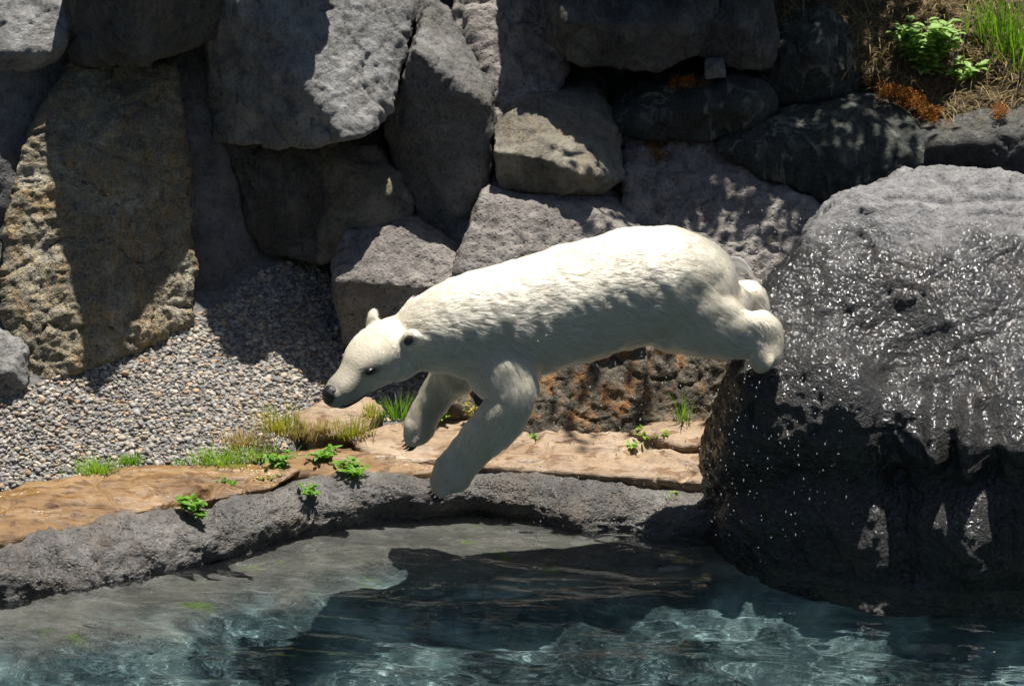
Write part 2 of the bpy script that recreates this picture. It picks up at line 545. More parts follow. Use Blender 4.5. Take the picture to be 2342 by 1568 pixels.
def rotmat(n):
    q = rng.normal(size=(n, 4)); q /= np.linalg.norm(q, axis=1)[:, None]
    w, x, y, z = q.T
    return np.stack([1 - 2 * (y * y + z * z), 2 * (x * y - z * w), 2 * (x * z + y * w), 2 * (x * y + z * w), 1 - 2 * (x * x + z * z), 2 * (y * z - x * w),
                     2 * (x * z - y * w), 2 * (y * z + x * w), 1 - 2 * (x * x + y * y)], 1).reshape(n, 3, 3)
def flat_rot(n, tilt=.35):
    a = rng.uniform(0, 2 * math.pi, n)
    tx, ty = rng.normal(0, tilt, n), rng.normal(0, tilt, n)
    ca, sa = np.cos(a), np.sin(a)
    Rz = np.zeros((n, 3, 3)); Rz[:, 0, 0] = ca; Rz[:, 0, 1] = -sa; Rz[:, 1, 0] = sa; Rz[:, 1, 1] = ca; Rz[:, 2, 2] = 1
    Rx = np.zeros((n, 3, 3)); Rx[:, 0, 0] = 1; Rx[:, 1, 1] = np.cos(tx); Rx[:, 1, 2] = -np.sin(tx); Rx[:, 2, 1] = np.sin(tx); Rx[:, 2, 2] = np.cos(tx)
    Ry = np.zeros((n, 3, 3)); Ry[:, 1, 1] = 1; Ry[:, 0, 0] = np.cos(ty); Ry[:, 0, 2] = np.sin(ty); Ry[:, 2, 0] = -np.sin(ty); Ry[:, 2, 2] = np.cos(ty)
    return Rx @ Ry @ Rz

# where the bank lies open: survey-sheet outline of the visible gravel
BANK = np.array([(-330, 1010), (-140, 960), (40, 895), (150, 850), (300, 790), (425, 725), (520, 690), (560, 640), (640, 600), (735, 600), (800, 715), (860, 790), (1050, 880), (1080, 960), (940, 960), (800, 965), (690, 985), (640, 1040), (560, 1062), (340, 1068), (120, 1105), (-140, 1160), (-330, 1210)], float)
def inside(q, poly):
    c = np.zeros(len(q), bool)
    a = poly; b = np.roll(poly, -1, 0)
    for (x1, y1), (x2, y2) in zip(a, b):
        m = (y1 > q[:, 1]) != (y2 > q[:, 1])
        c ^= m & (q[:, 0] < (x2 - x1) * (q[:, 1] - y1) / (y2 - y1 + 1e-12) + x1)
    return c
def scatter(n, pad=1.0):
    out = []
    while sum(map(len, out)) < n:
        xy = np.c_[rng.uniform(-3.2, .1, 6000), rng.uniform(-.2, 1.9, 6000)]
        z = gravel_z(xy[:, 0], xy[:, 1])
        p = np.c_[xy, z]
        out.append(p[inside(sheet(p), BANK)])
    return np.concatenate(out)[:n]

N_BIG = 300
big = scatter(4000)
sizes = rng.uniform(.012, .019, 4000)
keep = []
for i in range(4000):                        # the largest stones do not overlap
    if len(keep) == N_BIG: break
    if all(np.hypot(*(big[i, :2] - big[k, :2])) > (sizes[i] + sizes[k]) * 1.05 for k in keep):
        keep.append(i)
pme = []
for mi in range(len(PM)):
    for s in range(4):
        co, F = SH[(mi + 2 * s) % 8]
        me = new_mesh('pebble', co, F); me.materials.append(PM[mi]); pme.append(me)
wts = np.array([.30, .24, .08, .16, .14, .08])
for i in keep:
    mi = rng.choice(6, p=wts)
    o = add_obj('pebble', pme[mi * 4 + rng.integers(4)], parent=ground)
    s = sizes[i]
    o.scale = (s, s, s)
    o.location = big[i] + np.array([0, 0, s * .12])
    o.rotation_euler = (rng.normal(0, .3) + .28, rng.normal(0, .3), rng.uniform(0, 6.28))

small = scatter(14800)
sz = rng.gamma(5.0, .0014, len(small)) + .0038
V, F, MI = [], [], []
off = 0
R = flat_rot(len(small), .45)
mi = rng.choice(6, p=np.array([.32, .23, .09, .15, .15, .06]), size=len(small))
for k in range(len(small)):
    co, f = (SHLO if sz[k] < .012 else SH)[k % 8]
    V.append(co @ R[k].T * sz[k] + small[k] + np.array([0, 0, sz[k] * .12]))
    F.append(f + off); off += len(co)
    MI.append(np.full(len(f), mi[k]))
me = new_mesh('gravel', np.concatenate(V), np.concatenate(F))
for m in PM: me.materials.append(m)
me.polygons.foreach_set('material_index', np.concatenate(MI).astype(np.int32))
add_obj('gravel', me, parent=ground, kind='stuff')
# ------------------------------------------------------------------ rocks
def make_rock(name, pts, material, label, cat='rock', thick=.5, voxel=.0135, smooth=0, a1=.026, a2=.012, a3=.006, shrink=.85, dy=0.0, zmode=False,
              dents=(), strat=None, seed=0.0, drop=None, kind=None, group=None, back=True):
    if zmode:
        F = np.array([PZ(a, b, z - .10) for a, b, z in pts])
        c = F.mean(0)
        B = c + (F - c) * .80; B[:, 2] -= thick
    else:
        F = np.array([P(a, b, y + dy) for a, b, y in pts])
        c = F.mean(0)
        B = c + (F - c) * shrink; B[:, 1] += thick
    if drop is not None:
        B2 = F.copy(); B2[:, 2] = drop
        B = np.concatenate([B, B2])
    me = hull_mesh(np.concatenate([F, B]) if back else F)
    me = remeshed(me, voxel, smooth)
    co, nm = mesh_arrays(me)
    q = co + seed * 3.1
    sz = (co.max(0) - co.min(0)).max()
    f1 = 1.6 / max(sz, .25)
    # broken, planar-looking relief: low noise folded into steps, then finer chips
    n1 = fbm(q * f1 * 1.4, 3)
    step = np.floor(n1 * 4 + .5) / 4
    amp = a1 * (.55 * n1 + .45 * step) + a2 * ridged(q * 6.0, 3) + a3 * fbm(q * 26, 3, .6)
    if strat is not None:                    # layered / streaked relief along one direction
        amp += strat[1] * ridged(q * np.array(strat[0]), 2)
    cr = np.abs(fbm(q * f1 * 1.9 + 40, 2)); amp -= (.010 + .25 * a2) * np.exp(-(cr / .022) ** 2)
    d2 = sheet(co)
    for d in dents:
        poly, r, dep = d
        amp -= dep * np.exp(-(seg_dist(d2, poly) / r) ** 2) * (nm[:, 1] < .3)
    set_co(me, co + nm * amp[:, None])
    shade_smooth(me)
    base = rebase(me)
    if kind == 'structure':
        return add_obj(name, me, material, kind=kind, loc=base)
    return add_obj(name, me, material, label=label, cat=cat, loc=base, group=group)

# sheet of cast rock and mortar that the wall is set into
def build_cliff():
    nx, nz = 360, 220
    xs = np.linspace(-5, 5, nx); zs = np.linspace(-.1, 4.2, nz)
    X, Z = np.meshgrid(xs, zs)
    X = X.ravel(); Z = Z.ravel()
    by = np.interp(X, [-5, -2.4, -2.1, -1.6, -1.34, -1.1, -.9, -.6, 0, 1.0, 1.6, 2.4, 5], [.35, .75, .88, 1.12, 1.22, 1.5, 1.55, 1.55, 1.6, 1.75, 1.95, 2.0, 2.0])
    Y = by + .42 * np.maximum(Z - .3, 0)
    p = np.stack([X, Y, Z], 1)
    Y = Y + .05 * fbm(p * 2.2, 3) + .02 * ridged(p * 5, 3) + .005 * fbm(p * 24, 2)
    i = (np.arange(nz - 1)[:, None] * nx + np.arange(nx - 1)[None]).ravel()
    F = np.stack([i, i + 1, i + nx + 1, i + nx], 1)
    me = new_mesh('cliff', np.stack([X, Y, Z], 1), F)
    return me
add_obj('cliff', build_cliff(), M['mortar'], kind='structure')

WG = 'boulders stacked in the wall'
make_rock('boulder', [(-80, -120, 1.32), (150, -120, 1.38), (156, 30, 1.14), (145, 95, 1.06), (-80, 118, .98), (100, 122, 1.0), (-80, 172, 1.10), (60, 158, 1.12), (130, 135, 1.2)],
          M['grey'], 'sunlit pale grey block with brown underside high above the yellow rock', dy=.32, thick=.6, seed=1)
make_rock('boulder', [(150, -120, 1.40), (320, -120, 1.02), (505, -120, 1.60), (515, 20, 1.58), (500, 78, 1.58), (420, 112, 1.48), (320, 128, 1.14), (200, 138, 1.34), (142, 130, 1.5), (165, 100, 1.40), (410, 92, 1.46), (300, 90, 1.10), (310, 152, 1.25), (160, 152, 1.5), (440, 20, 1.46)],
          M['dark'], 'dark overhanging block with a rounded end above the yellow rock', thick=.6, seed=2)
make_rock('boulder', [(785, 318, 1.18), (690, 60, 1.46), (650, -140, 1.66), (490, 322, 1.62), (478, 200, 1.66), (478, -140, 1.60), (620, 333, 1.40), (888, 272, 1.36), (910, 180, 1.50), (968, -140, 1.98), (845, 306, 1.22), (700, 330, 1.28)],
          M['grey'], 'huge block, half shaded and half sunlit, overhanging the gravel hollow', thick=.7, a1=.025, a2=.014, seed=3, strat=((9, 9, 3), .006))
make_rock('boulder', [(515, 320, 1.62), (760, 320, 1.62), (752, 480, 1.58), (728, 598, 1.52), (600, 580, 1.55), (560, 470, 1.6), (650, 450, 1.5)],
          M['dark'], 'dark rock deep in the shaded hollow under the huge block', thick=.5, seed=4)
make_rock('boulder', [(745, 330, 1.62), (865, 335, 1.62), (905, 388, 1.52), (943, 455, 1.45), (936, 540, 1.38), (850, 575, 1.36), (760, 530, 1.42), (730, 600, 1.46), (840, 450, 1.40), (890, 440, 1.40)],
          M['warm'], 'olive grey angular rock with small sunlit chips beside the tall leaning slab', thick=.5, seed=5)
make_rock('boulder', [(945, 108, 1.48), (1020, 172, 1.36), (1112, 240, 1.34), (982, 5, 2.0), (1050, 55, 2.0), (1132, 200, 1.66), (1060, 594, 1.34), (1112, 470, 1.38), (1000, 560, 1.44), (935, 430, 1.52), (890, 300, 1.6), (1100, 560, 1.36), (900, 220, 1.62)],
          M['slab_rock'], 'tall pointed slab leaning on the wall, pale sunlit top and black front', thick=.45, a1=.03, seed=6)
make_rock('boulder', [(1030, -140, 2.25), (1300, -140, 2.25), (1295, 130, 1.85), (1290, 200, 1.74), (1240, 240, 1.66), (1150, 285, 1.58), (1120, 440, 1.5), (1125, 200, 1.7)],
          M['slope'], 'rough grey column of cast rock behind the leaning slab', thick=.5, a2=.02, seed=7, strat=((10, 10, 3), .018))
make_rock('boulder', [(1200, 232, 1.72), (1130, 290, 1.62), (1130, 345, 1.38), (1240, 362, 1.30), (1342, 398, 1.24), (1258, 250, 1.68), (1140, 438, 1.42), (1290, 450, 1.36), (1380, 442, 1.42), (1425, 412, 1.48), (1405, 280, 1.75), (1370, 225, 1.82)],
          M['warm'], 'wedge-shaped olive rock with a sunlit sloping top, jammed below the dark roof boulder', dy=-.16, thick=.55, a1=.02, seed=8)
make_rock('boulder', [(1245, -140, 1.75), (1665, -140, 1.80), (1645, 30, 1.62), (1590, 110, 1.55), (1510, 154, 1.52), (1440, 118, 1.50), (1340, 132, 1.52), (1262, 90, 1.58), (1300, 50, 1.42), (1560, 60, 1.42)],
          M['dark'], 'wide dark boulder roofing the black gap beside the cast rock column', dy=.06, thick=.6, a1=.05, seed=9)
make_rock('boulder', [(1650, 0, 1.75), (1765, -40, 1.85), (1772, 60, 1.72), (1760, 146, 1.68), (1690, 150, 1.66), (1600, 125, 1.68), (1620, 50, 1.66), (1700, 60, 1.58)],
          M['dark'], 'squarish dark boulder beside the dry grass bank', thick=.5, seed=10)
make_rock('boulder', [(1395, 265, 1.62), (1480, 213, 1.68), (1560, 192, 1.68), (1690, 180, 1.68), (1760, 212, 1.66), (1773, 250, 1.64), (1720, 292, 1.60), (1610, 314, 1.58), (1480, 318, 1.58), (1395, 305, 1.62), (1600, 250, 1.50), (1700, 240, 1.52)],
          M['green'], 'long lozenge-shaped dark boulder lying across the wall', thick=.5, seed=11)
make_rock('boulder', [(1612, 140, 1.62), (1655, 134, 1.62), (1660, 178, 1.58), (1614, 180, 1.58), (1635, 150, 1.55)],
          M['grey'], 'small cube of grey stone perched on the long lozenge boulder', thick=.1, voxel=.006, a1=.004, a2=.003, a3=.001, seed=12)
make_rock('boulder', [(1715, 150, 1.85), (1790, 58, 1.92), (1890, 36, 1.95), (1960, 68, 2.0), (2012, 112, 2.0), (2005, 195, 1.88), (1900, 218, 1.78), (1800, 234, 1.75), (1715, 225, 1.78), (1850, 120, 1.68)],
          M['green'], 'dark mottled boulder set into the dry grass bank next to the leafy plant', thick=.5, seed=13)
make_rock('boulder', [(1640, 340, 1.50), (1700, 292, 1.60), (1880, 255, 1.62), (1990, 236, 1.66), (2060, 246, 1.66), (2132, 310, 1.50), (2138, 372, 1.42), (2020, 500, 1.30), (1920, 480, 1.34), (1780, 410, 1.42), (1900, 335, 1.38)],
          M['green'], 'large black-green boulder with pale vertical veins above the wet boulder', thick=.6, a1=.03, seed=14)
make_rock('boulder', [(2060, 262, 1.95), (2480, 245, 1.95), (2130, 325, 1.40), (2240, 330, 1.35), (2305, 288, 1.40), (2480, 262, 1.42), (2130, 470, 1.42), (2480, 470, 1.38)],
          M['dark'], 'black block with a sunlit flat ledge below the grassy bank', thick=.5, a1=.03, seed=15)
make_rock('rock_apron', [(1435, 318, 1.66), (1600, 325, 1.64), (1740, 360, 1.60), (1920, 480, 1.42), (1950, 560, 1.15), (1850, 660, .95), (1640, 660, .92), (1450, 620, 1.0), (1430, 430, 1.40)],
          M['slope'], 'sloping apron of cast rock with dappled shade below the long lozenge boulder', cat='rock slope', thick=.5, a1=.05, a2=.03, seed=16)
make_rock('rock_apron', [(1110, 440, 1.22), (1350, 478, 1.12), (1420, 530, 1.02), (1490, 560, .95), (1055, 590, .98), (1040, 630, .90), (1250, 660, .80), (1500, 650, .8), (1180, 470, 1.10)],
          M['slope'], 'smooth sunlit apron of pinkish cast rock behind the leaping bear', cat='rock slope', thick=.5, a1=.02, a2=.012, seed=17)
make_rock('rock_apron', [(790, 540, 1.55), (940, 505, 1.55), (1040, 590, 1.35), (1065, 640, 1.25), (1010, 658, 1.22), (770, 642, 1.26), (765, 600, 1.42), (800, 735, 1.32), (1000, 760, 1.28), (790, 800, 1.36), (1000, 830, 1.3)],
          M['slope'], 'sunlit ledge of cast rock with a shaded drop below, beside the gravel hollow', cat='rock slope', thick=.5, a1=.015, a2=.010, smooth=1, seed=18, dy=-.20)
make_rock('boulder', [(40, 880, .68), (170, 860, .72), (300, 800, .88), (425, 735, 1.12), (442, 640, 1.22), (425, 400, 1.42), (395, 150, 1.6), (160, 140, 1.5), (80, 290, 1.28), (30, 480, 1.1), (10, 640, .92), (240, 600, .98), (250, 300, 1.3)],
          M['yellow'], 'tall pitted yellow and ochre rock face with a pointed shadow, above the gravel', cat='rock', thick=.5, a1=.03, a2=.012, a3=.010, seed=19, voxel=.012, strat=((12, 12, 5), .007))
make_rock('boulder', [(-160, 770, .66), (10, 770, .72), (58, 800, .70), (62, 870, .62), (20, 915, .58), (-150, 950, .5), (-150, 850, .48), (20, 850, .56)],
          M['grey'], 'rounded grey boulder in shadow at the foot of the yellow rock', thick=.4, seed=20)
make_rock('boulder', [(1150, 760, .80), (1500, 750, .82), (1680, 790, .72), (1700, 1010, .50), (1450, 1030, .44), (1200, 1010, .46), (1120, 985, .50), (1400, 860, .60)],
          M['stained'], 'low black and rust-stained rock face under the leaping bear', cat='rock', thick=.4, dy=.10, a1=.02, a2=.008, a3=.008, seed=21, voxel=.01, strat=((13, 13, 1.8), .012))

# the large wet boulder the bear has jumped from
def wet_mat():
    t = NT('wet_boulder')
    v = t.coord()
    zz = t.n('SeparateXYZ', Vector=v).outputs['Z']
    dry = t.math('ADD', zz, t.math('MULTIPLY', t.noise(v, 3.2, 6, .65, .5), .42))
    dm = t.n('MapRange', Value=dry).outputs[0]
    dm.node.inputs[1].default_value = 1.78; dm.node.inputs[2].default_value = 1.90
    wet = t.ramp(t.noise(v, 11, 9, .72), (.3, (.004, .004, .004)), (.5, (.012, .0115, .0105)), (.72, (.038, .035, .030)))
    brn = t.ramp(t.noise(t.coord((1, 1, 1), loc=(3, 3, 1)), 4, 6, .6), (.55, 0.0), (.66, 1.0))
    wet = t.mix(t.math('MULTIPLY', brn, .6), wet, (.045, .028, .014))
    dryc = t.ramp(t.noise(v, 14, 9, .72), (.3, (.14, .14, .145)), (.5, (.27, .265, .265)), (.7, (.40, .385, .37)))
    dk = t.ramp(t.noise(v, 60, 5, .7), (.36, 1.0), (.46, 0.0))
    dryc = t.mix(t.math('MULTIPLY', dk, .7), dryc, (.05, .05, .055))
    col = t.mix(dm, wet, dryc)
    rg = t.mix(dm, t.ramp(t.noise(v, 8, 5, .6), (.35, .30), (.65, .55)), (.85, .85, .85))
    nrm = t.bump(t.noise(v, 20, 10, .68), .9, .028)
    nrm = t.bump(t.noise(v, 80, 5, .7), .8, .006, nrm)
    film = t.bump(t.noise(v, 40, 2, .5), 1.0, .022)
    b = t.n('BsdfPrincipled', Base_Color=col, Roughness=rg, Normal=nrm, Coat_Weight=t.math('MULTIPLY', t.math('SUBTRACT', 1.0, dm), .8), Coat_Roughness=.12, Coat_Normal=film)
    return t.finish(b)
M['wet'] = wet_mat()
make_rock('wet_boulder', [(2110, 386, .72), (2020, 436, .60), (2250, 398, .78), (2420, 400, .78), (2750, 440, .72), (1955, 476, .55), (1782, 640, .22), (1722, 745, .02),
                          (1668, 825, -.06), (1640, 895, -.02), (1602, 985, 0.0), (1594, 1055, .02), (1604, 1130, .04), (1640, 1200, .03), (1700, 1245, -.02), (1690, 880, -.24), (1800, 930, -.36), (2000, 915, -.42), (2150, 1020, -.56),
                          (2342, 1040, -.66), (2750, 1040, -.70), (1820, 1265, -.10), (2000, 1300, -.26), (2150, 1345, -.44), (2342, 1350, -.48), (2750, 1350, -.5), (2130, 1240, -.52), (2260, 1200, -.56), (1780, 1100, -.2)],
          M['wet'], 'huge wet black boulder with a dry grey top, standing in the pool', thick=.5, voxel=.013, smooth=4, a1=.11, a2=.012, a3=.008, drop=-.25, seed=22,
          dents=[([(2140, 870), (2142, 1055)], 26, -.10), ([(2218, 920), (2220, 1075)], 28, -.11), ([(1880, 860), (1960, 880)], 60, -.05), ([(2230, 1180), (2260, 1280)], 70, -.09), ([(1690, 1040), (1720, 1150)], 90, -.05), ([(2290, 880), (2342, 960)], 70, -.07),
                 ([(1985, 765), (2055, 735), (2110, 775)], 60, .09), ([(2060, 800), (2015, 880), (2040, 1080)], 34, .07), ([(2110, 860), (2140, 900), (2175, 1060)], 20, .06), ([(2250, 930), (2260, 1090)], 24, .06),
                 ([(1640, 1150), (1800, 1100), (1960, 1110), (2340, 1120)], 55, .07), ([(2050, 1120), (2080, 1290)], 35, .06), ([(2300, 1190), (2300, 1330)], 40, .06), ([(1950, 490), (2120, 470), (2342, 455)], 8, .02)])

# flat stones between gravel and rim
SG = None
make_rock('flat_stone', [(-330, 1245, .30), (70, 1105, .30), (330, 1064, .31), (560, 1060, .31), (690, 1072, .30), (630, 1112, .285), (495, 1138, .28), (330, 1170, .28), (180, 1184, .275), (-330, 1310, .26), (300, 1120, .315)],
          M['slab_brown'], 'long wet brown flat stone along the rim below the gravel', cat='flat stone', zmode=True, thick=.14, a1=.015, a2=.008, a3=.002, seed=23, smooth=1, voxel=.009, dents=[([(375, 1172), (420, 1150), (468, 1122)], 11, .06), ([(90, 1166), (200, 1160), (330, 1176)], 5, .022), ([(430, 1105), (560, 1098)], 4, .016), ([(150, 1130), (300, 1105)], 4, .014)])
make_rock('flat_stone', [(560, 1080, .29), (640, 1035, .31), (760, 1020, .32), (900, 1040, .31), (1010, 1066, .28), (1000, 1084, .265), (850, 1090, .265), (700, 1090, .27)],
          M['slab_brown'], 'small wet rust-brown flat stone among the green weeds', cat='flat stone', zmode=True, thick=.14, a1=.012, a2=.008, a3=.002, seed=24, smooth=1)
make_rock('flat_stone', [(800, 1010, .33), (880, 975, .34), (1010, 952, .35), (1250, 955, .35), (1420, 985, .34), (1560, 1010, .32), (1700, 1060, .30), (1690, 1110, .27), (1500, 1086, .275), (1300, 1070, .28), (1100, 1064, .285), (1000, 1060, .285), (860, 1050, .30)],
          M['slab_tan'], 'broad tan flat stone speckled with brown hollows under the bear', cat='flat stone', zmode=True, thick=.14, a1=.015, a2=.009, a3=.002, seed=25, smooth=1, voxel=.010, dents=[([(1110, 1052), (1180, 1020), (1230, 1000)], 9, .03), ([(1150, 1040), (1400, 1030)], 5, .014), ([(1440, 1035), (1480, 1018), (1530, 1020)], 7, .025), ([(1560, 1095), (1620, 1060)], 8, .03)])
make_rock('flat_stone', [(1440, 985, .36), (1520, 962, .38), (1680, 960, .39), (1700, 1010, .37), (1560, 1020, .35)],
          M['slab_tan'], 'short tan flat stone tucked against the wet boulder', cat='flat stone', zmode=True, thick=.14, a1=.01, a2=.006, a3=.002, seed=26, smooth=1)
make_rock('flat_stone', [(670, 945, .37), (740, 918, .40), (850, 905, .41), (880, 935, .38), (830, 985, .34), (720, 1000, .33)],
          M['slab_tan'], 'pale sandy flat stone among grass tufts below the bear\'s chin', cat='flat stone', zmode=True, thick=.16, a1=.012, a2=.008, a3=.002, seed=27, smooth=1)
make_rock('stone', [(1005, 900, .60), (1060, 885, .62), (1085, 910, .60), (1080, 958, .52), (1010, 960, .52), (1035, 920, .52)],
          M['stained'], 'small brown stone with weeds between the bear\'s forelegs', cat='stone', thick=.12, voxel=.007, a1=.01, a2=.008, a3=.003, seed=28, dy=.16)
make_rock('stone', [(342, 1150, .0), (365, 1138, .02), (398, 1142, .02), (402, 1165, -.02), (375, 1176, -.04), (345, 1172, -.03)],
          M['dark'], 'fist-sized lump of grey cement on the wet brown stone', cat='stone', thick=.06, voxel=.005, a1=.006, a2=.006, a3=.003, seed=29, dy=-.02)

M['soil'] = rock_mat('bank_soil', (.035, .025, .016), (.085, .062, .040), (.16, .125, .085), speck=.3, speck_col=(.26, .20, .12), bump=1.0, rough=.95)
make_rock('earth_bank', [(1740, 40, 2.1), (1900, 40, 2.12), (2000, 120, 2.02), (2040, 225, 1.84), (2150, 268, 1.66), (2520, 258, 1.7), (1740, -220, 2.6), (2520, -220, 2.75), (2250, 120, 2.05)],
          M['soil'], '', kind='structure', thick=.6, a1=.06, a2=.03, a3=.01, seed=30)

# unseen boulders added above the wall to cast shade on the blocks below
make_rock('boulder', [(575, -330, 1.66), (585, -170, 1.42), (620, -120, 1.30), (700, -130, 1.32), (768, -190, 1.5), (710, -420, 1.9), (600, -430, 1.8), (650, -100, 1.36)],
          M['dark'], 'unseen dark boulder added above the huge block to shade half of it', thick=.6, a1=.06, a2=.03, seed=31)

make_rock('boulder', [(1190, -330, 1.9), (1230, -190, 1.62), (1400, -130, 1.46), (1560, -140, 1.48), (1680, -190, 1.6), (1700, -360, 2.0), (1250, -420, 2.1)],
          M['dark'], 'unseen dark boulder added over the wide dark roof boulder to shade it', thick=.6, a1=.06, a2=.03, seed=32)  # added out of view to keep the roof boulder's front in shade

# unseen leafy ring added to block low sky light and deepen the shade
def build_sky_blocker():
    az = np.linspace(math.radians(-172), math.radians(-8), 150)
    rad = np.interp(az, np.radians([-172, -130, -90, -50, -8]), [11, 17, 25, 17, 11])
    hgt = np.interp(az, np.radians([-172, -130, -90, -50, -8]), [8, 9, 11, 9, 8])
    rows = []
    for k, s in enumerate(np.linspace(0, 1, 44)):
        rr = rad + 2.5 * s + .8 * math.sin(s * 9)
        rows.append(np.stack([rr * np.cos(az), rr * np.sin(az), -1 + (hgt + 1) * s], 1))
    V = np.concatenate(rows)
    V = V + 1.3 * np.stack([fbm(V * .5, 3), fbm(V * .5 + 20, 3), fbm(V * .45 + 50, 3)], 1)
    n, m = len(az), len(rows)
    i = (np.arange(m - 1)[:, None] * n + np.arange(n - 1)[None]).ravel()
    return new_mesh('sky_blocker', V, np.stack([i, i + 1, i + n + 1, i + n], 1))
t = NT('sky_blocker_foliage')
v = t.coord()
M['sky_block'] = t.finish(t.n('BsdfPrincipled', Base_Color=t.ramp(t.noise(v, 2.5, 8, .7), (.3, (.012, .020, .008)), (.7, (.06, .09, .03))), Roughness=.9, Normal=t.bump(t.noise(v, 5, 8, .7), 1.0, .4)))
add_obj('sky_blocker', build_sky_blocker(), M['sky_block'], kind='structure')
# ------------------------------------------------------------------ plants
M['grass'] = leaf_mat('green_grass', (.08, .20, .015), (.22, .36, .04))
M['lime'] = leaf_mat('lime_grass', (.16, .30, .03), (.30, .42, .07))
M['straw'] = leaf_mat('straw', (.26, .18, .07), (.42, .32, .15), .2)
M['mixed'] = leaf_mat('yellowing_grass', (.20, .28, .03), (.42, .30, .09))
M['weed'] = leaf_mat('weed_leaf', (.08, .21, .012), (.17, .33, .03))
M['pale_leaf'] = leaf_mat('pale_leaf', (.17, .30, .07), (.32, .46, .15))
M['stem'] = plain_mat('plant_stem', (.12, .17, .04), .6)
M['twig'] = plain_mat('twig_bark', (.20, .16, .11), .8)
M['moss'] = leaf_mat('rust_moss', (.20, .065, .010), (.42, .17, .03), .15)

def blade(base, az, length, width, bend, lean):
    """one grass blade: a folded, tapering strip"""
    d = np.array([math.cos(az), math.sin(az), 0]); s = np.array([-d[1], d[0], 0])
    V, F = [], []
    n = 4
    p = np.array(base, float); ang = lean
    for i in range(n + 1):
        t = i / n
        w = width * (1 - t) ** .7
        V += [p - s * w, p + s * w]
        ang += bend / n
        p = p + length / n * (d * math.sin(ang) + np.array([0, 0, math.cos(ang)]))
    for i in range(n):
        F.append((2 * i, 2 * i + 1, 2 * i + 3, 2 * i + 2))
    return V, F

def collect(items):
    V, F, off = [], [], 0
    for v, f in items:
        V.extend(v); F.extend([tuple(k + off for k in q) for q in f]); off += len(v)
    return V, F

def grass_tuft(dx, dy, z, n, h, spread, m, label, yspread=None, bend=1.1, name='grass_tuft', cat='grass', wid=.0022):
    c = PZ(dx, dy, z - .10)
    h *= 1.0; n = int(n * 1.2); spread *= 1.05; wid *= 1.0
    ys = yspread or spread
    it = []
    for k in range(n):
        ox, oy = random.gauss(0, spread), random.gauss(0, ys)
        az = math.atan2(oy, ox) + random.gauss(0, .8)
        it.append(blade((ox, oy, random.uniform(-.012, 0)), az, h * random.uniform(.45, 1.15), wid * random.uniform(.7, 1.4), random.uniform(.2, bend), random.uniform(0, .35)))
    V, F = collect(it)
    return add_obj(name, new_mesh('blades', V, F), m, label=label, cat=cat, loc=c)

def leaf(base, d, up, size, w=.45):
    """a folded pointed leaf of eight faces"""
    d = np.asarray(d, float); d /= np.linalg.norm(d) + 1e-9
    s = np.cross(d, up); s /= np.linalg.norm(s) + 1e-9
    n = np.cross(s, d)
    V = [base, base + d * size * .35 + s * size * w * .5 + n * size * .08, base + d * size * .75 + s * size * w * .38 + n * size * .03, base + d * size - n * size * .12,
         base + d * size * .75 - s * size * w * .38 + n * size * .03, base + d * size * .35 - s * size * w * .5 + n * size * .08, base + d * size * .36, base + d * size * .75 - n * size * .03]
    return V, [(0, 6, 1), (1, 6, 7, 2), (2, 7, 3), (0, 5, 6), (5, 4, 7, 6), (4, 3, 7)]

def weed(dx, dy, z, nst, h, spread, m, label, lsize=.022, leaves=12, y=None, lw=.5, flop=.6, name='weed', cat='weed'):
    c = PZ(dx, dy, z - .10) if y is None else P(dx, dy, y)
    h *= 1.3; lsize *= 1.25; spread *= 1.1
    root = add_obj(name, None, label=label, cat=cat, loc=c)
    st, lf = [], []
    for k in range(nst):
        az = random.uniform(0, 2 * math.pi)
        d = np.array([math.cos(az), math.sin(az) * .8, 0])
        p0 = np.array([random.gauss(0, spread * .12), random.gauss(0, spread * .10), -.012])
        L = h * random.uniform(.6, 1.1)
        pts = [p0 + d * spread * t ** 1.3 * random.uniform(.8, 1.2) + np.array([0, 0, L * (t - flop * .5 * t * t)]) for t in (0, .33, .66, 1)]
        st.append(tube(pts, [.0016, .0014, .0011, .0006], 5))
        pts = np.array(pts)
        for j in range(leaves):
            t = random.uniform(.15, 1.0)
            i = min(2, int(t * 3)); q = pts[i] + (pts[i + 1] - pts[i]) * (t * 3 - i)
            a2 = random.uniform(0, 2 * math.pi)
            dd = np.array([math.cos(a2), math.sin(a2), random.uniform(-.15, .55)])
            lf.append(leaf(q, dd, np.array([0, 0, 1.0]), lsize * random.uniform(.6, 1.3), lw))
    V, F = collect(st); add_obj('stem', new_mesh('stem', V, F), M['stem'], parent=root)
    V, F = collect(lf); add_obj('leaf', new_mesh('leaf', V, F, False), m, parent=root, kind='stuff')
    return root

grass_tuft(225, 1080, .30, 230, .085, .045, M['lime'], 'thick bright green grass tuft where gravel meets the long brown stone', .03)
grass_tuft(300, 1058, .31, 130, .055, .028, M['grass'], 'low green grass tuft close beside the thick bright tuft', .015)
grass_tuft(412, 1060, .31, 30, .035, .018, M['grass'], 'tiny green grass tuft at the top edge of the long brown stone', .01)
grass_tuft(505, 1058, .31, 260, .085, .065, M['lime'], 'broad green grass tuft at the corner of the gravel by dry straw', .03)
grass_tuft(560, 1015, .33, 200, .085, .055, M['straw'], 'dry straw-coloured grass tuft between gravel and weeds', .04)
grass_tuft(640, 985, .36, 150, .15, .045, M['mixed'], 'tall yellowing grass tuft between the gravel and the pale sandy stone', .03, bend=.7)
grass_tuft(690, 1000, .34, 90, .08, .05, M['straw'], 'thin dry grass tuft in front of the pale sandy stone', .03)
grass_tuft(803, 998, .34, 150, .13, .042, M['mixed'], 'tall yellow-green grass tuft under the bear\'s chin', .02, bend=.7)
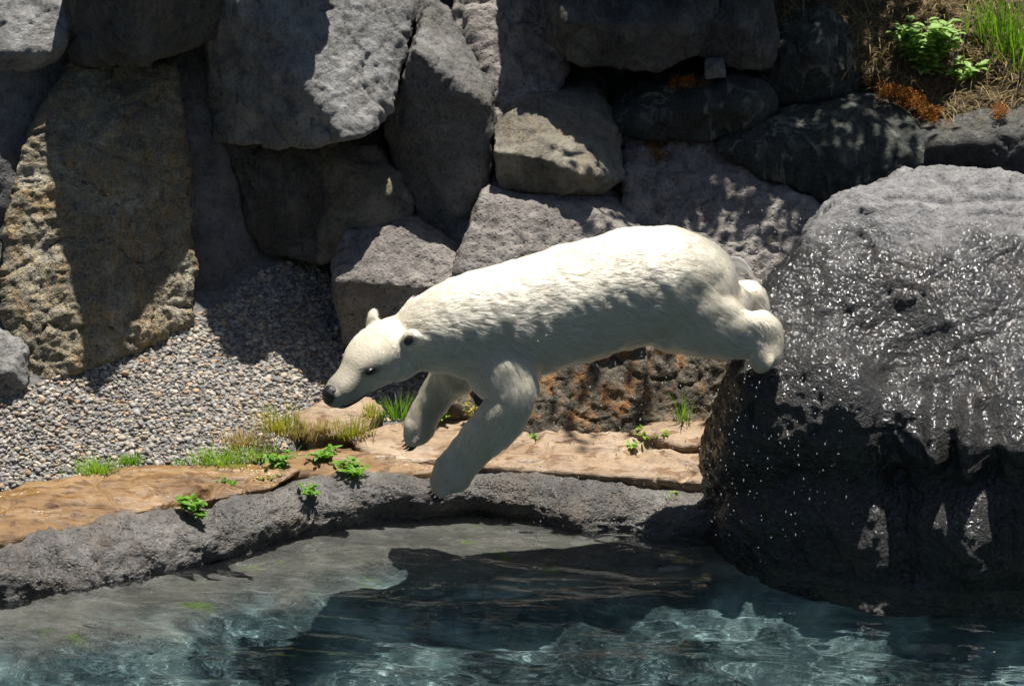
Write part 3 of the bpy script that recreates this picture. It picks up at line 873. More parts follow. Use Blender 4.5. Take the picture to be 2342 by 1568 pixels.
grass_tuft(905, 955, .36, 90, .12, .032, M['grass'], 'green grass tuft beside the bear\'s far forepaw', .02, bend=.8)
weed(1000, 958, .36, 7, .07, .05, M['weed'], 'green weed at the foot of the small brown stone between the forelegs', .02)
weed(1070, 945, .40, 5, .06, .035, M['mixed'], 'yellowish weed hanging by the small brown stone', .016)
weed(640, 1065, .31, 10, .075, .05, M['weed'], 'round leafy green weed standing on the rust-brown stone', .026)
weed(742, 1045, .31, 10, .055, .07, M['weed'], 'spreading green weed in the crack above the rust-brown stone', .024)
weed(810, 1080, .29, 14, .06, .075, M['weed'], 'dense low green weed at the rim end of the rust-brown stone', .026)
weed(890, 1084, .275, 9, .018, .10, M['weed'], 'thin line of creeping weed along the top of the rim', .014)
weed(440, 1165, .29, 7, .075, .045, M['weed'], 'small round-leaved weed in the dark notch of the long brown stone', .028, lw=.75)
weed(462, 1182, .27, 4, .045, .03, M['weed'], 'little weed hanging over the rim below the dark notch', .024)
weed(715, 1128, .27, 8, .045, .06, M['weed'], 'weed trailing over the rim below the rust-brown stone', .02)
weed(530, 1100, .30, 5, .02, .06, M['weed'], 'flat sprig creeping on the long brown stone', .015)
weed(605, 1088, .30, 6, .02, .06, M['mixed'], 'yellow-green sprig creeping between the two brown stones', .014)
weed(1490, 1000, .34, 9, .055, .065, M['lime'], 'bright grassy weed in the gap between the tan stones', .032, lw=.25)
weed(1440, 1020, .33, 4, .03, .035, M['lime'], 'small bright sprig on the broad tan stone near the gap', .016)
weed(1226, 1005, .34, 3, .05, .015, M['weed'], 'lone upright sprig on the broad tan stone', .016)
grass_tuft(1565, 968, .38, 26, .17, .016, M['grass'], 'thin tall grass standing against the rust-stained rock', .012, bend=.4)
weed(1545, 1138, .22, 5, .04, .025, M['lime'], 'small bright weed on the rim beside the wet boulder', .018)
weed(1588, 1092, .25, 3, .03, .02, M['lime'], 'tiny sprig at the edge of the wet boulder', .014)

grass_tuft(590, 1040, .32, 120, .06, .07, M['lime'], 'loose low green turf between the dry straw and the round leafy weed', .03)
grass_tuft(735, 985, .35, 150, .06, .020, M['straw'], 'sparse straw blades on top of the pale sandy stone', .02)
grass_tuft(850, 950, .37, 110, .07, .018, M['mixed'], 'short yellow-green grass tuft behind the pale sandy stone', .02)
# bank above the wall
weed(2118, 175, 0, 22, .30, .12, M['pale_leaf'], 'bushy pale green leafy plant on the dry bank', .045, leaves=34, y=1.86, lw=.55, flop=.5, name='leafy_plant', cat='plant')
weed(2215, 190, 0, 7, .12, .08, M['pale_leaf'], 'smaller pale leafy plant beside the bushy one on the bank', .036, leaves=14, y=1.84, lw=.6, name='leafy_plant', cat='plant')
def bank_grass(dx, dy, y, n, h, spread, m, label, bend=.5):
    c = P(dx, dy, y)
    it = []
    for k in range(n):
        ox, oy = random.gauss(0, spread), random.gauss(0, spread * .5)
        it.append(blade((ox, oy, -.02), random.uniform(0, 6.28), h * random.uniform(.5, 1.15), .0042 * random.uniform(.7, 1.3), random.uniform(.1, bend), random.uniform(0, .25)))
    V, F = collect(it)
    add_obj('grass_tuft', new_mesh('blades', V, F), m, label=label, cat='grass', loc=c)
bank_grass(2262, 110, 2.0, 120, .32, .055, M['grass'], 'tall green grass tuft behind the bushy pale plant on the bank')
bank_grass(2325, 150, 1.90, 150, .36, .06, M['grass'], 'tallest green grass tuft on the bank, past the smaller leafy plant')
bank_grass(2318, 195, 1.85, 30, .14, .03, M['grass'], 'short dark green grass tuft low on the bank')
bank_grass(2028, 185, 1.86, 26, .13, .03, M['grass'], 'sparse green grass sprig at the edge of the dark mottled boulder')
bank_grass(2040, 125, 1.96, 18, .10, .025, M['grass'], 'few green blades above the dark mottled boulder')

# dry thatch on the bank
it = []
bank_o = bpy.data.objects['earth_bank']
bco, bnm = mesh_arrays(bank_o.data)
bco = bco + np.array(bank_o.location)
bd = sheet(bco)
ok = np.where((bnm[:, 2] - .6 * bnm[:, 1] > .35) & (bd[:, 0] > 1740) & (bd[:, 0] < 2480) & (bd[:, 1] > -160))[0]
for k in rng.choice(ok, 6500):
    it.append(blade(bco[k] - bnm[k] * .004, random.uniform(0, 6.28), random.uniform(.04, .17), random.uniform(.0010, .0024), random.uniform(.2, 1.8), random.uniform(.5, 1.5)))
V, F = collect(it)
o = add_obj('dry_grass', new_mesh('dry_grass', V, F), M['straw'], kind='stuff', label='matted dry straw covering the bank above the wall', cat='dry grass')

def twig(pts, r0, label):
    P3 = np.array([P(*p) for p in pts])
    S = catmull_lite(P3)
    V, F = tube(S, np.linspace(r0, r0 * .4, len(S)), 6)
    me = new_mesh('twig', V, F)
    b = rebase(me)
    add_obj('twig', me, M['twig'], label=label, cat='twig', loc=b)
def catmull_lite(S, sub=5):
    E = np.vstack([2 * S[0] - S[1], S, 2 * S[-1] - S[-2]])
    out = []
    for i in range(len(S) - 1):
        p0, p1, p2, p3 = E[i:i + 4]
        for k in range(sub):
            t = k / sub
            out.append(.5 * ((2 * p1) + (-p0 + p2) * t + (2 * p0 - 5 * p1 + 4 * p2 - p3) * t * t + (-p0 + 3 * p1 - 3 * p2 + p3) * t ** 3))
    return np.array(out + [S[-1]])
twig([(2140, -30, 2.15), (2165, 40, 2.08), (2195, 65, 2.02), (2215, 100, 1.96), (2270, 165, 1.84)], .006, 'bent pale twig hanging down the bank behind the leafy plants')
twig([(2190, 70, 2.0), (2230, 45, 2.03), (2262, 28, 2.08)], .004, 'short side twig reaching up from the bent twig')
twig([(1835, -60, 2.1), (1838, 20, 2.0), (1832, 60, 1.95)], .004, 'thin pale twig hanging beside the squarish dark boulder')
twig([(2342, 175, 1.82), (2300, 215, 1.78), (2262, 262, 1.72)], .003, 'dry stalk lying on the sunlit ledge')

def moss(dx, dy, y, w, h, n, label, slope=.0):
    c = P(dx, dy, y)
    it = []
    r = random.Random(int(dx))
    lumps = [(r.gauss(0, w * .4), r.gauss(0, .03), r.gauss(0, h * .35), r.uniform(.016, .035)) for _ in range(max(6, n // 28))]
    for k in range(n * 3):
        lx, ly, lz, lr = r.choice(lumps)
        d = np.array([r.gauss(0, 1), r.gauss(0, 1) - .5, r.gauss(0, 1) + .4]); d /= np.linalg.norm(d)
        q = np.array([lx, ly, lz + slope * lx]) + d * lr * r.uniform(.4, 1)
        it.append(leaf(q, d + np.array([r.gauss(0, .4), r.gauss(0, .4), r.gauss(0, .4)]), np.array([.2, .3, 1.0]), r.uniform(.004, .009), .6))
    V, F = collect(it)
    add_obj('moss_patch', new_mesh('moss', V, F, False), M['moss'], label=label, cat='moss', loc=c)
moss(1500, 345, 1.58, .09, .05, 700, 'rust-orange moss cushion at the top of the dappled rock apron')
moss(1592, 355, 1.58, .035, .025, 200, 'small rust moss spot beside the larger cushion on the apron')
moss(2060, 222, 1.66, .14, .07, 1300, 'bright orange moss cushion on top of the pale-veined boulder', slope=-.30)
moss(2130, 262, 1.58, .06, .03, 500, 'orange moss spilling down onto the sunlit ledge', slope=-.2)
moss(2292, 255, 1.52, .06, .022, 350, 'orange moss clump on the sunlit ledge')
moss(1156, 268, 1.58, .022, .02, 140, 'tiny ochre moss tuft beside the rough grey column')
moss(1560, 186, 1.62, .12, .03, 500, 'dull brown moss in the gap above the long lozenge boulder')

# spray thrown up by the jump
t = NT('water_drop')
M['drop'] = t.finish(t.n('BsdfPrincipled', Base_Color=(1, 1, 1), Roughness=.12, IOR=1.33, Transmission_Weight=.65))
V, F, off = [], [], 0
co0, f0 = pebble_shape(1, 1)
co0 = co0 / np.linalg.norm(co0, axis=1)[:, None]
for (x0, x1, y0, y1, n, d0, d1) in [(1600, 1960, 860, 1230, 190, -.75, -.35), (1220, 1640, 800, 1240, 420, -.45, .4), (1690, 1860, 480, 650, 60, .0, .3), (1000, 1250, 760, 1100, 40, -.5, -.42), (1650, 1720, 790, 900, 50, -.3, .0), (1300, 2000, 1240, 1330, 30, -.5, -.2)]:
    for k in range(n):
        c = P(random.uniform(x0, x1), random.uniform(y0, y1), random.uniform(d0, d1))
        r = random.uniform(.0010, .0029)
        V.append(co0 * r * np.array([1, 1, random.uniform(1, 3.2)]) + c); F.append(f0 + off); off += len(co0)
add_obj('water_drops', new_mesh('drops', np.concatenate(V), np.concatenate(F)), M['drop'], kind='stuff', label='scattered drops of water flying around the leaping bear', cat='water drops')

# the tree that leans over the right half of the wall; its crown stands above the picture
def build_tree():
    base = np.array([1.75, 3.3, 1.2])
    root = add_obj('leaning_tree', None, label='leafy tree on the bank whose crown dapples the wall above the wet boulder with shade', cat='tree', loc=base)
    tv = []
    trunk = catmull_lite(np.array([[0, 0, -.4], [-.05, -.1, .8], [-.2, -.4, 1.8], [-.5, -.9, 2.6]]))
    tv.append(tube(trunk, np.linspace(.09, .045, len(trunk)), 10))
    tips = []
    rr = random.Random(5)
    for k in range(16):
        t0 = rr.uniform(.45, 1.0); i = min(len(trunk) - 1, int(t0 * (len(trunk) - 1)))
        a = trunk[i]
        e = np.array([rr.uniform(-.95, .3), rr.uniform(-1.85, -.5), rr.uniform(2.2, 3.2)])
        m = (a + e) / 2 + np.array([rr.gauss(0, .1), rr.gauss(0, .1), .15])
        path = catmull_lite(np.array([a, m, e]))
        tv.append(tube(path, np.linspace(.028, .006, len(path)), 6))
        tips.append(path)
    V, F = collect(tv); add_obj('trunk', new_mesh('trunk', V, F), M['twig'], parent=root)
    lf = []
    for path in tips:
        for k in range(300):
            q = path[rr.randrange(3, len(path))] + np.array([rr.gauss(0, .17), rr.gauss(0, .17), rr.gauss(0, .12)])
            lf.append(leaf(q, np.array([rr.gauss(0, 1), rr.gauss(0, 1), rr.gauss(0, .5) - .3]), np.array([.1, .1, 1.0]), rr.uniform(.045, .085), .7))
    V, F = collect(lf); add_obj('crown', new_mesh('crown', V, F, False), M['weed'], parent=root)
build_tree()

# sheet of water flung off behind the rump
bands = []
for k, (dx, dy, bulge) in enumerate([(0, 0, 26), (4, 8, 20), (8, 17, 13), (14, 26, 5)]):
    q = [P(1655 + dx, 592 + dy, .02), P(1690 + dx, 600 + dy - bulge * .5, .0), P(1716 + dx * .6, 618 + dy * .8 - bulge * .2, -.02), P(1728 + dx * .3, 646 + dy * .2, -.03)]
    bands.append(catmull_lite(np.array(q), 8))
V = np.concatenate(bands)
n = len(bands[0])
V = V + .004 * np.stack([pnoise(V * 40), pnoise(V * 40 + 9), pnoise(V * 40 + 17)], 1)
i = (np.arange(3)[:, None] * n + np.arange(n - 1)[None]).ravel()
me = new_mesh('splash', V, np.stack([i, i + 1, i + n + 1, i + n], 1))
o = add_obj('water_splash', me, M['drop'], kind='stuff', label='thin clear sheet of water flung off behind the bear\'s rump', cat='splash')
sm = o.modifiers.new('thick', 'SOLIDIFY'); sm.thickness = .004
# ------------------------------------------------------------------ the polar bear
_P0 = P
BEAR_DY = -.10
def P(dx, dy, y): return _P0(dx, dy, y + BEAR_DY)
BEAR_FLOW = []                               # (point, direction, length) samples that comb the fur

def catmull(S, sub):
    S = np.asarray(S, float)
    E = np.vstack([2 * S[0] - S[1], S, 2 * S[-1] - S[-2]])
    out = []
    for i in range(len(S) - 1):
        p0, p1, p2, p3 = E[i], E[i + 1], E[i + 2], E[i + 3]
        for k in range(sub):
            t = k / sub
            out.append(.5 * ((2 * p1) + (-p0 + p2) * t + (2 * p0 - 5 * p1 + 4 * p2 - p3) * t * t + (-p0 + 3 * p1 - 3 * p2 + p3) * t ** 3))
    out.append(S[-1])
    return np.array(out)

def loft(C, ru, rl, lat, sub=6, seg=28, hair=.04, pw=2.15, flow=True):
    """tapering limb: centres C (n,3), radius across the picture plane ru, radius along lat rl"""
    S = catmull(np.c_[C, ru, rl, np.broadcast_to(hair, (len(C),))], sub)
    c, a, b, h = S[:, :3], S[:, 3], S[:, 4], S[:, 5]
    V, F = [], []
    lat = np.asarray(lat, float)
    n = len(c)
    T = np.gradient(c, axis=0); T /= np.linalg.norm(T, axis=1)[:, None]
    # rounded ends
    ends = []
    for sgn, i in ((-1, 0), (1, n - 1)):
        r = (a[i] + b[i]) / 2
        for k in (0.45, .8, .97):
            ends.append((sgn, i, k, r))
    rings = []
    for sgn, i, k, r in ends[:3][::-1]:
        s = math.sqrt(max(0, 1 - k * k)); rings.append((c[i] - T[i] * r * k * .8, T[i], a[i] * s, b[i] * s))
    for i in range(n):
        rings.append((c[i], T[i], a[i], b[i]))
    for sgn, i, k, r in ends[3:]:
        s = math.sqrt(max(0, 1 - k * k)); rings.append((c[i] + T[i] * r * k * .8, T[i], a[i] * s, b[i] * s))
    th = np.linspace(0, 2 * np.pi, seg, endpoint=False)
    cs, sn = np.cos(th), np.sin(th)
    cs = np.sign(cs) * np.abs(cs) ** (2 / pw); sn = np.sign(sn) * np.abs(sn) ** (2 / pw)
    for p, t, ra, rb in rings:
        l = lat - t * (lat @ t); l /= np.linalg.norm(l)
        u = np.cross(l, t)
        V.append(p + np.outer(cs * ra, u) + np.outer(sn * rb, l))
    V = np.concatenate(V)
    m = len(rings)
    for i in range(m - 1):
        for k in range(seg):
            k2 = (k + 1) % seg
            F.append((i * seg + k, i * seg + k2, (i + 1) * seg + k2, (i + 1) * seg + k))
    F.append(tuple(range(seg - 1, -1, -1)))
    F.append(tuple((m - 1) * seg + k for k in range(seg)))
    if flow:
        for i in range(n):
            BEAR_FLOW.append((c[i], T[i], h[i], max(a[i], b[i])))
    return V, F

PX = 1 / 526.0
def limb(S, lat=(0, 1, 0), **kw):
    C = np.array([P(s[0], s[1], s[2]) for s in S])
    return loft(C, np.array([s[3] for s in S]) * PX, np.array([s[4] for s in S]), lat, **kw)

def ellip(c, ax, r, seg=14, rin=10):
    """ellipsoid with axes ax (3 rows) and radii r"""
    V, F = [], []
    for i in range(rin + 1):
        ph = math.pi * i / rin
        for k in range(seg):
            th = 2 * math.pi * k / seg
            l = np.array([math.sin(ph) * math.cos(th), math.sin(ph) * math.sin(th), math.cos(ph)]) * r
            V.append(c + l @ ax)
    for i in range(rin):
        for k in range(seg):
            k2 = (k + 1) % seg
            F.append((i * seg + k, i * seg + k2, (i + 1) * seg + k2, (i + 1) * seg + k))
    return V, F

def join_parts(parts):
    V, F, off = [], [], 0
    for v, f in parts:
        V.extend(list(map(tuple, v))); F.extend([tuple(i + off for i in q) for q in f]); off += len(v)
    return V, F

def build_bear():
    parts = []
    # trunk: rump to neck (fur runs from head to tail, so the path goes neck -> rump)
    lat = np.array([-.16, 1, 0])
    parts.append(limb([(925, 788, -.30, 66, .115), (985, 762, -.26, 90, .150), (1050, 748, -.22, 112, .185), (1120, 738, -.18, 124, .215), (1200, 724, -.14, 130, .235), (1290, 700, -.10, 132, .245),
                       (1380, 672, -.06, 130, .245), (1460, 654, -.03, 131, .25), (1525, 648, 0.0, 128, .25), (1580, 664, .02, 118, .225), (1625, 690, .03, 98, .185), (1660, 705, .04, 66, .12)],
                      lat, hair=[.030, .048, .058, .058, .056, .052, .05, .05, .05, .052, .05, .05]))
    # withers, pelvis and flank muscle masses
    I3 = np.eye(3)
    parts.append(ellip(P(1110, 690, -.17), I3, np.array([.17, .14, .12])))
    parts.append(ellip(P(1490, 610, 0.0), I3, np.array([.15, .17, .165])))
    # camera-side hind leg
    parts.append(limb([(1520, 690, -.06, 108, .16), (1585, 716, -.10, 98, .14), (1650, 745, -.13, 76, .105), (1700, 762, -.145, 54, .075), (1728, 758, -.15, 46, .068)], hair=[.042, .045, .05, .05, .05]))
    parts.append(limb([(1716, 742, -.15, 34, .060), (1740, 752, -.155, 44, .070), (1752, 785, -.17, 42, .074), (1750, 815, -.19, 38, .080), (1742, 832, -.205, 24, .072)], hair=[.03, .03, .026, .014, .007]))
    # far hind leg
    parts.append(limb([(1530, 680, .12, 96, .13), (1590, 690, .16, 82, .115), (1650, 690, .18, 56, .085), (1695, 686, .18, 42, .068), (1710, 680, .18, 38, .06)], hair=.045))
    parts.append(limb([(1692, 668, .18, 28, .055), (1718, 680, .175, 36, .065), (1724, 715, .16, 36, .07), (1718, 745, .15, 28, .065)], hair=.03))
    # tail
    parts.append(limb([(1640, 640, .04, 34, .06), (1668, 655, .045, 24, .045), (1684, 672, .05, 12, .022)], hair=.035))
    # camera-side foreleg
    parts.append(limb([(1105, 785, -.24, 88, .125), (1142, 838, -.31, 76, .110), (1172, 885, -.37, 60, .088), (1178, 918, -.40, 46, .072)], hair=[.05, .05, .046, .042]))
    parts.append(limb([(1180, 908, -.40, 44, .070), (1150, 948, -.395, 54, .080), (1115, 988, -.385, 52, .074), (1078, 1028, -.37, 46, .066), (1050, 1060, -.36, 45, .078), (1028, 1086, -.365, 49, .094), (1013, 1101, -.37, 34, .086)],
                      hair=[.05, .048, .045, .04, .03, .014, .006]))
    # far foreleg
    parts.append(limb([(1075, 800, -.08, 80, .12), (1045, 848, -.03, 58, .10), (1014, 884, 0.0, 45, .082), (982, 928, .0, 37, .070), (966, 962, -.01, 37, .072), (953, 988, -.015, 36, .078), (943, 1002, -.02, 22, .064)],
                      hair=[.04, .036, .03, .026, .02, .012, .006]))
    V, F = join_parts(parts)
    me = bpy.data.meshes.new('trunk'); me.from_pydata(V, [], F); me.update()
    me = remeshed(me, .012, 22, .5)
    tv, _ = mesh_arrays(me)
    parts = [(tv, [tuple(p.vertices) for p in me.polygons])]
    # head, in its own frame
    psi, pit = math.radians(42), math.radians(-13)
    f = np.array([-math.cos(pit) * math.cos(psi), -math.cos(pit) * math.sin(psi), math.sin(pit)])
    r = np.array([-math.sin(psi), math.cos(psi), .10]); r -= f * (r @ f); r /= np.linalg.norm(r)
    u = np.cross(f, r)
    if u[2] < 0: u = -u
    O = P(910, 785, -.31)
    H = lambda s, up, side=0.0: O + f * s + u * up + r * side
    hs = [(-.07, -.03, .112, .115), (0.0, -.005, .112, .116), (.07, .0, .113, .122), (.14, -.004, .108, .122), (.20, -.022, .097, .106), (.245, -.042, .083, .083), (.285, -.055, .076, .073),
          (.325, -.062, .071, .069), (.362, -.064, .064, .064), (.388, -.062, .048, .052)]
    hs = hs[::-1]                            # nose first: the fur runs backwards
    C = np.array([H(s, up) for s, up, a, b in hs])
    parts.append(loft(C, np.array([q[2] for q in hs]), np.array([q[3] for q in hs]), r, hair=[.003, .005, .006, .007, .009, .012, .016, .022, .028, .036], pw=2.7))
    ax = np.stack([f, r, u])
    # brow, cheek and lower jaw masses
    for sd in (-1, 1):
        parts.append(ellip(H(.195, .046, .054 * sd), ax, np.array([.040, .027, .022])))
        parts.append(ellip(H(.06, -.05, .080 * sd), ax, np.array([.09, .05, .065])))
        parts.append(ellip(H(.305, -.080, .034 * sd), ax, np.array([.068, .034, .040])))
    parts.append(ellip(H(.285, -.118, 0), ax, np.array([.080, .042, .028])))
    # ears: shallow cups
    for sd in (-1, 1):
        en = r * sd * .62 + f * .62 + u * .35; en /= np.linalg.norm(en)          # opening looks forward and out
        eu = u * .9 + r * sd * .55 - f * .25; eu -= en * (eu @ en); eu /= np.linalg.norm(eu)
        es = np.cross(en, eu)
        ec = H(.045, .074, .116 * sd) + eu * .010
        parts.append(ellip(ec + eu * .012, np.stack([eu, es, en]), np.array([.044, .038, .026])))
        BEAR_FLOW.append((ec, eu, .010, .04))
    # toes
    toes = []
    def paw(c, tipdir, width, n=5, tr=.021, tl=.034):
        tipdir = tipdir / np.linalg.norm(tipdir)
        w = np.array([-.25, 1, 0.0]) if n else None
        w = w - tipdir * (w @ tipdir); w /= np.linalg.norm(w)
        b = np.cross(tipdir, w)
        if b[1] > 0 and abs(b[1]) > .3: b = -b
        for k in range(n):
            q = (k - (n - 1) / 2) / ((n - 1) / 2)
            tc = c + w * q * width + tipdir * (.012 - .018 * q * q)
            parts.append(ellip(tc, np.stack([tipdir, w, b]), np.array([tl, tr, tr])))
            toes.append((tc + tipdir * tl * .75, tipdir, b, w))
    near = P(1005, 1115, -.38) - P(1048, 1062, -.36)
    paw(P(1007, 1107, -.374), near, .078, tr=.020, tl=.044)
    far = P(935, 1012, -.03) - P(964, 965, -.01)
    paw(P(944, 996, -.02), far, .062, tr=.017, tl=.038)
    paw(P(1745, 832, -.202), P(1738, 850, -.22) - P(1752, 790, -.17), .072, tr=.018, tl=.036)
    paw(P(1718, 740, .15), P(1715, 760, .145) - P(1724, 715, .16), .055, tr=.018, tl=.028)
    V, F = join_parts(parts)
    me = bpy.data.meshes.new('body')
    me.from_pydata(V, [], F); me.update()
    bm = bmesh.new(); bm.from_mesh(me)
    bmesh.ops.recalc_face_normals(bm, faces=bm.faces)
    bm.to_mesh(me); bm.free()
    me = remeshed(me, .0085, 4, .5)
    co, nm = mesh_arrays(me)
    amp = .006 * fbm(co * 5.5, 2) + .0025 * fbm(co * 16, 2)
    hd = (co - O) @ f
    amp *= np.where((hd > .12) & (np.linalg.norm(co - O, axis=1) < .6), .15, 1)
    co = co + nm * amp[:, None]
    set_co(me, co); shade_smooth(me)
    return me, dict(f=f, r=r, u=u, O=O, H=H, ax=ax, toes=toes)

body, HD = build_bear()
H, hf, hr, hu = HD['H'], HD['f'], HD['r'], HD['u']
co, nm = mesh_arrays(body)
# skin tint baked as a vertex attribute: dark nose, lips, eye rims and pads on cream fur
rel = co - HD['O']
hs_, hu_, hr_ = rel @ hf, rel @ hu, rel @ hr
on_head = (np.linalg.norm(rel, axis=1) < .62) & (hs_ > .13) & (np.abs(hr_) < .13)
# mouth line: runs back from under the nose along the lip
lipz = -.104 + .05 * np.clip(.37 - hs_, 0, 1)
lip = np.exp(-((hu_ - lipz) / .013) ** 2) * (hs_ > .235) * (hs_ < .39) * on_head
muz = sstep(.23, .35, hs_) * on_head
dark = np.clip(np.maximum(lip * .95, muz * .42), 0, 1)
for sd in (-1, 1):
    e = H(.230, .024, .084 * sd)
    dark = np.maximum(dark, 1.35 * np.exp(-((((co - e) @ hf) / .036) ** 2 + (((co - e) @ hu) / .020) ** 2 + (((co - e) @ hr) / .03) ** 2)))
    for (s_, u_, a_) in ((.262, .016, .012), (.300, .006, .012), (.28, .012, .008)):
        q = H(s_, u_, .022 * sd)
        dark = np.maximum(dark, .6 * np.exp(-(np.linalg.norm(co - q, axis=1) / a_) ** 2))
nosec = H(.405, -.046, 0)
nosed = sstep(.052, .034, np.linalg.norm((co - nosec), axis=1))
dark = np.maximum(dark, nosed)
dark = np.clip(dark, 0, 1)
att = body.attributes.new('dark', 'FLOAT', 'POINT'); att.data.foreach_set('value', dark.astype(np.float32))

t = NT('bear_skin')
da = t.n('Attribute', {'attribute_name': 'dark'}).outputs['Fac']
v = t.coord()
c = t.ramp(t.noise(v, 6, 5, .6), (.3, (.40, .35, .26)), (.7, (.52, .47, .37)))
c = t.mix(da, c, (.014, .014, .016))
b = t.n('BsdfPrincipled', Base_Color=c, Roughness=t.mix(da, (.8,) * 3, (.4,) * 3), Normal=t.bump(t.noise(t.coord((1, 1, 1)), 90, 4), .5, .006))
M['skin'] = t.finish(b)
bear = add_obj('polar_bear', None, label='white polar bear leaping from the wet boulder towards the pool, forelegs reaching down', cat='bear')
base = np.array([co[:, 0].mean(), co[:, 1].mean(), co[:, 2].min()])
bear.location = base
def bear_part(name, me, m, **kw):
    c2, _ = mesh_arrays(me)
    set_co(me, c2 - base)
    return add_obj(name, me, m, parent=bear, **kw)

# lips: a dark line from under the nose back to the corner of the mouth
_hs = np.array([.20, .245, .285, .325, .362, .388]); _uo = np.array([-.024, -.042, -.054, -.061, -.063, -.061]); _hh = np.array([.094, .082, .074, .069, .061, .045]); _hw = np.array([.097, .079, .070, .065, .060, .048])
M['lip'] = plain_mat('lip', (.012, .011, .012), .5)
for sd in (-1, 1):
    pth = []
    for q in np.linspace(0, 1, 9):
        s_ = .385 - .125 * q
        up = -.090 - .016 * math.sin(q * 2.6) + .004 * q
        w_ = np.interp(s_, _hs, _hw) * math.sqrt(max(.05, 1 - ((up - np.interp(s_, _hs, _uo)) / np.interp(s_, _hs, _hh)) ** 2))
        pth.append(H(s_, up, sd * (max(w_, .052 - .02 * (1 - q)) + .007)))
    Vt, Ft = tube(pth, [.004, .006, .007, .007, .007, .0065, .006, .005, .003], 7)
    bear_part('lip', new_mesh('lip', Vt, Ft), M['lip'])

# nose leather, eyes, inner ears, claws
V, F = join_parts([ellip(H(.404, -.044, 0), HD['ax'], np.array([.024, .040, .031])), ellip(H(.390, -.022, 0), HD['ax'], np.array([.022, .032, .014]))])
me = bpy.data.meshes.new('nose'); me.from_pydata(V, [], F); me = remeshed(me, .004, 4); shade_smooth(me)
M['nose'] = plain_mat('nose_leather', (.012, .011, .012), .35, .5, bump=.3, nscale=300)
bear_part('nose', me, M['nose'])
M['eye'] = plain_mat('eye', (.006, .005, .004), .30, .3)
for sd in (-1, 1):
    me = new_mesh('eye', *ellip(H(.232, .024, .087 * sd), HD['ax'], np.array([.026, .014, .013])))
    bear_part('eye', me, M['eye'])
M['inner_ear'] = plain_mat('inner_ear', (.075, .066, .056), .95, .05)
for sd in (-1, 1):
    en = hr * sd * .62 + hf * .62 + hu * .35; en /= np.linalg.norm(en)
    eu = hu * .9 + hr * sd * .55 - hf * .25; eu -= en * (eu @ en); eu /= np.linalg.norm(eu)
    me = new_mesh('inner_ear', *ellip(H(.045, .074, .116 * sd) + eu * .024 + en * .0215, np.stack([eu, np.cross(en, eu), en]), np.array([.025, .019, .004])))
    bear_part('inner_ear', me, M['inner_ear'])
M['claw'] = plain_mat('claw', (.018, .016, .015), .4, .5)
for c0, td, bb, ww in HD['toes']:
    path = [c0 + td * s + bb * (k) for s, k in ((-.018, .006), (.004, .010), (.022, .006), (.036, -.005))]
    Vt, Ft = tube(path, [.0075, .007, .005, .0014], 7)
    bear_part('claw', new_mesh('claw', Vt, Ft), M['claw'])

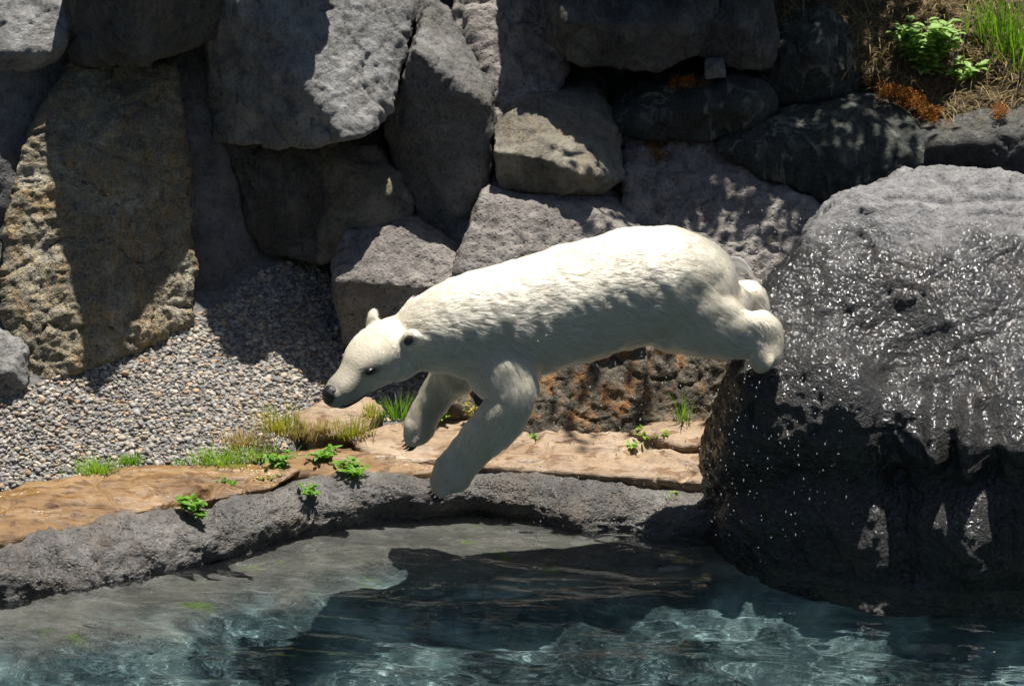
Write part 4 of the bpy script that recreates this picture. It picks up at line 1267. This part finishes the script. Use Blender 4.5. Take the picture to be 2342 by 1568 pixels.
# fur: every strand a curve rooted in the skin, combed along the body and clumped
def build_fur(me, n):
    me.calc_loop_triangles()
    tri = np.empty(len(me.loop_triangles) * 3, np.int32); me.loop_triangles.foreach_get('vertices', tri); tri = tri.reshape(-1, 3)
    co, nm = mesh_arrays(me)
    A, B, C = co[tri[:, 0]], co[tri[:, 1]], co[tri[:, 2]]
    area = np.linalg.norm(np.cross(B - A, C - A), axis=1)
    r2 = np.random.default_rng(3)
    hw = np.where(np.linalg.norm(A - HD['O'], axis=1) < .5, np.where((A - HD['O']) @ hf > 0, 3.0, 1.0), 1.0)
    ti = r2.choice(len(tri), n, p=area * hw / (area * hw).sum())
    w = r2.dirichlet((1, 1, 1), n)
    root = A[ti] * w[:, :1] + B[ti] * w[:, 1:2] + C[ti] * w[:, 2:]
    nrm = nm[tri[ti, 0]] * w[:, :1] + nm[tri[ti, 1]] * w[:, 1:2] + nm[tri[ti, 2]] * w[:, 2:]
    nrm /= np.linalg.norm(nrm, axis=1)[:, None]
    dk = dark[tri[ti, 0]] * w[:, 0] + dark[tri[ti, 1]] * w[:, 1] + dark[tri[ti, 2]] * w[:, 2]
    fp = np.array([q[0] for q in BEAR_FLOW]); fd = np.array([q[1] for q in BEAR_FLOW]); fl = np.array([q[2] for q in BEAR_FLOW]); fr = np.array([q[3] for q in BEAR_FLOW])
    D = np.zeros((n, 3)); L = np.zeros(n)
    for s in range(0, n, 20000):
        e = slice(s, s + 20000)
        d = np.linalg.norm(root[e][:, None] - fp[None], axis=2) / fr[None]
        wt = np.exp(-(d - d.min(1)[:, None]) * 9)
        wt /= wt.sum(1)[:, None]
        D[e] = wt @ fd; L[e] = wt @ fl
    # smooth wander of the coat, and clump lean
    wob = np.stack([fbm(root * 7 + 3, 2), fbm(root * 7 + 31, 2), fbm(root * 7 + 57, 2)], 1)
    clump = np.stack([pnoise(root * 34 + 3), pnoise(root * 34 + 41), pnoise(root * 34 + 83)], 1)
    fine = np.stack([pnoise(root * 95 + 3), pnoise(root * 95 + 41), pnoise(root * 95 + 83)], 1)
    D = D + .35 * wob + .38 * clump + .22 * fine + np.array([0, 0, -.22]) + .10 * r2.normal(size=(n, 3))
    D -= nrm * np.sum(D * nrm, 1)[:, None]
    D /= np.linalg.norm(D, axis=1)[:, None] + 1e-9
    L = L * r2.uniform(.6, 1.15, n) * (1 + .35 * pnoise(root * 20 + 9))
    keep = (dk < .78) & (L > .0015)
    root, nrm, D, L, dk = root[keep], nrm[keep], D[keep], L[keep], dk[keep]
    k = 5
    tt = np.linspace(0, 1, k)
    lift = .42 + .15 * pnoise(root * 12)
    pts = root[:, None] - .002 * nrm[:, None] + L[:, None, None] * (D[:, None] * tt[None, :, None] + nrm[:, None] * (lift[:, None] * (tt - .62 * tt ** 2)[None])[:, :, None])
    pts[:, :, 2] -= (L[:, None] * .12 * tt[None] ** 2)
    from mathutils.kdtree import KDTree
    for ng, pull in ((int(len(root) / 420), .28), (int(len(root) / 40), .45)):
        gi = r2.choice(len(root), ng, replace=False)
        kd = KDTree(ng)
        for j, g in enumerate(gi):
            kd.insert(root[g], j)
        kd.balance()
        near_g = gi[np.array([kd.find(q)[1] for q in root])]
        far = np.linalg.norm(root - root[near_g], axis=1)
        wgt = pull * np.clip(1.6 - far / (.55 * L + 1e-6), 0, 1) * r2.uniform(.5, 1.0, len(root))
        tgt = pts[near_g]
        pts = pts + (tgt - pts) * (wgt[:, None] * tt[None] ** 1.3)[:, :, None]
    m = len(root)
    hc = bpy.data.hair_curves.new('fur')
    hc.add_curves([k] * m)
    hc.position_data.foreach_set('vector', (pts - base).astype(np.float32).ravel())
    ra = hc.attributes.get('radius') or hc.attributes.new('radius', 'FLOAT', 'POINT')
    rad = (.00072 * (1 - .75 * tt))[None] * r2.uniform(.7, 1.2, m)[:, None] * np.clip(L / .03, .45, 1.0)[:, None]
    ra.data.foreach_set('value', rad.astype(np.float32).ravel())
    da = hc.attributes.new('dark', 'FLOAT', 'CURVE'); da.data.foreach_set('value', dk.astype(np.float32))
    return hc
t = NT('bear_fur')
hi = t.n('HairInfo')
col = t.ramp(hi.outputs['Random'], (0.0, (.55, .445, .265)), (.5, (.67, .59, .42)), (1.0, (.77, .715, .59)))
col = t.mix(t.n('Attribute', {'attribute_name': 'dark'}).outputs['Fac'], col, (.012, .012, .014))
hb = t.n('BsdfHairPrincipled', {'model': 'CHIANG', 'parametrization': 'COLOR'}, Color=col, Roughness=.45, Radial_Roughness=.6)
M['fur'] = t.finish(hb)
fur = build_fur(body, 240000)
fur.materials.append(M['fur'])
c2, _ = mesh_arrays(body); set_co(body, c2 - base)
add_obj('body', body, M['skin'], parent=bear)
fo = bpy.data.objects.new('fur', fur); COL.objects.link(fo); fo.parent = bear
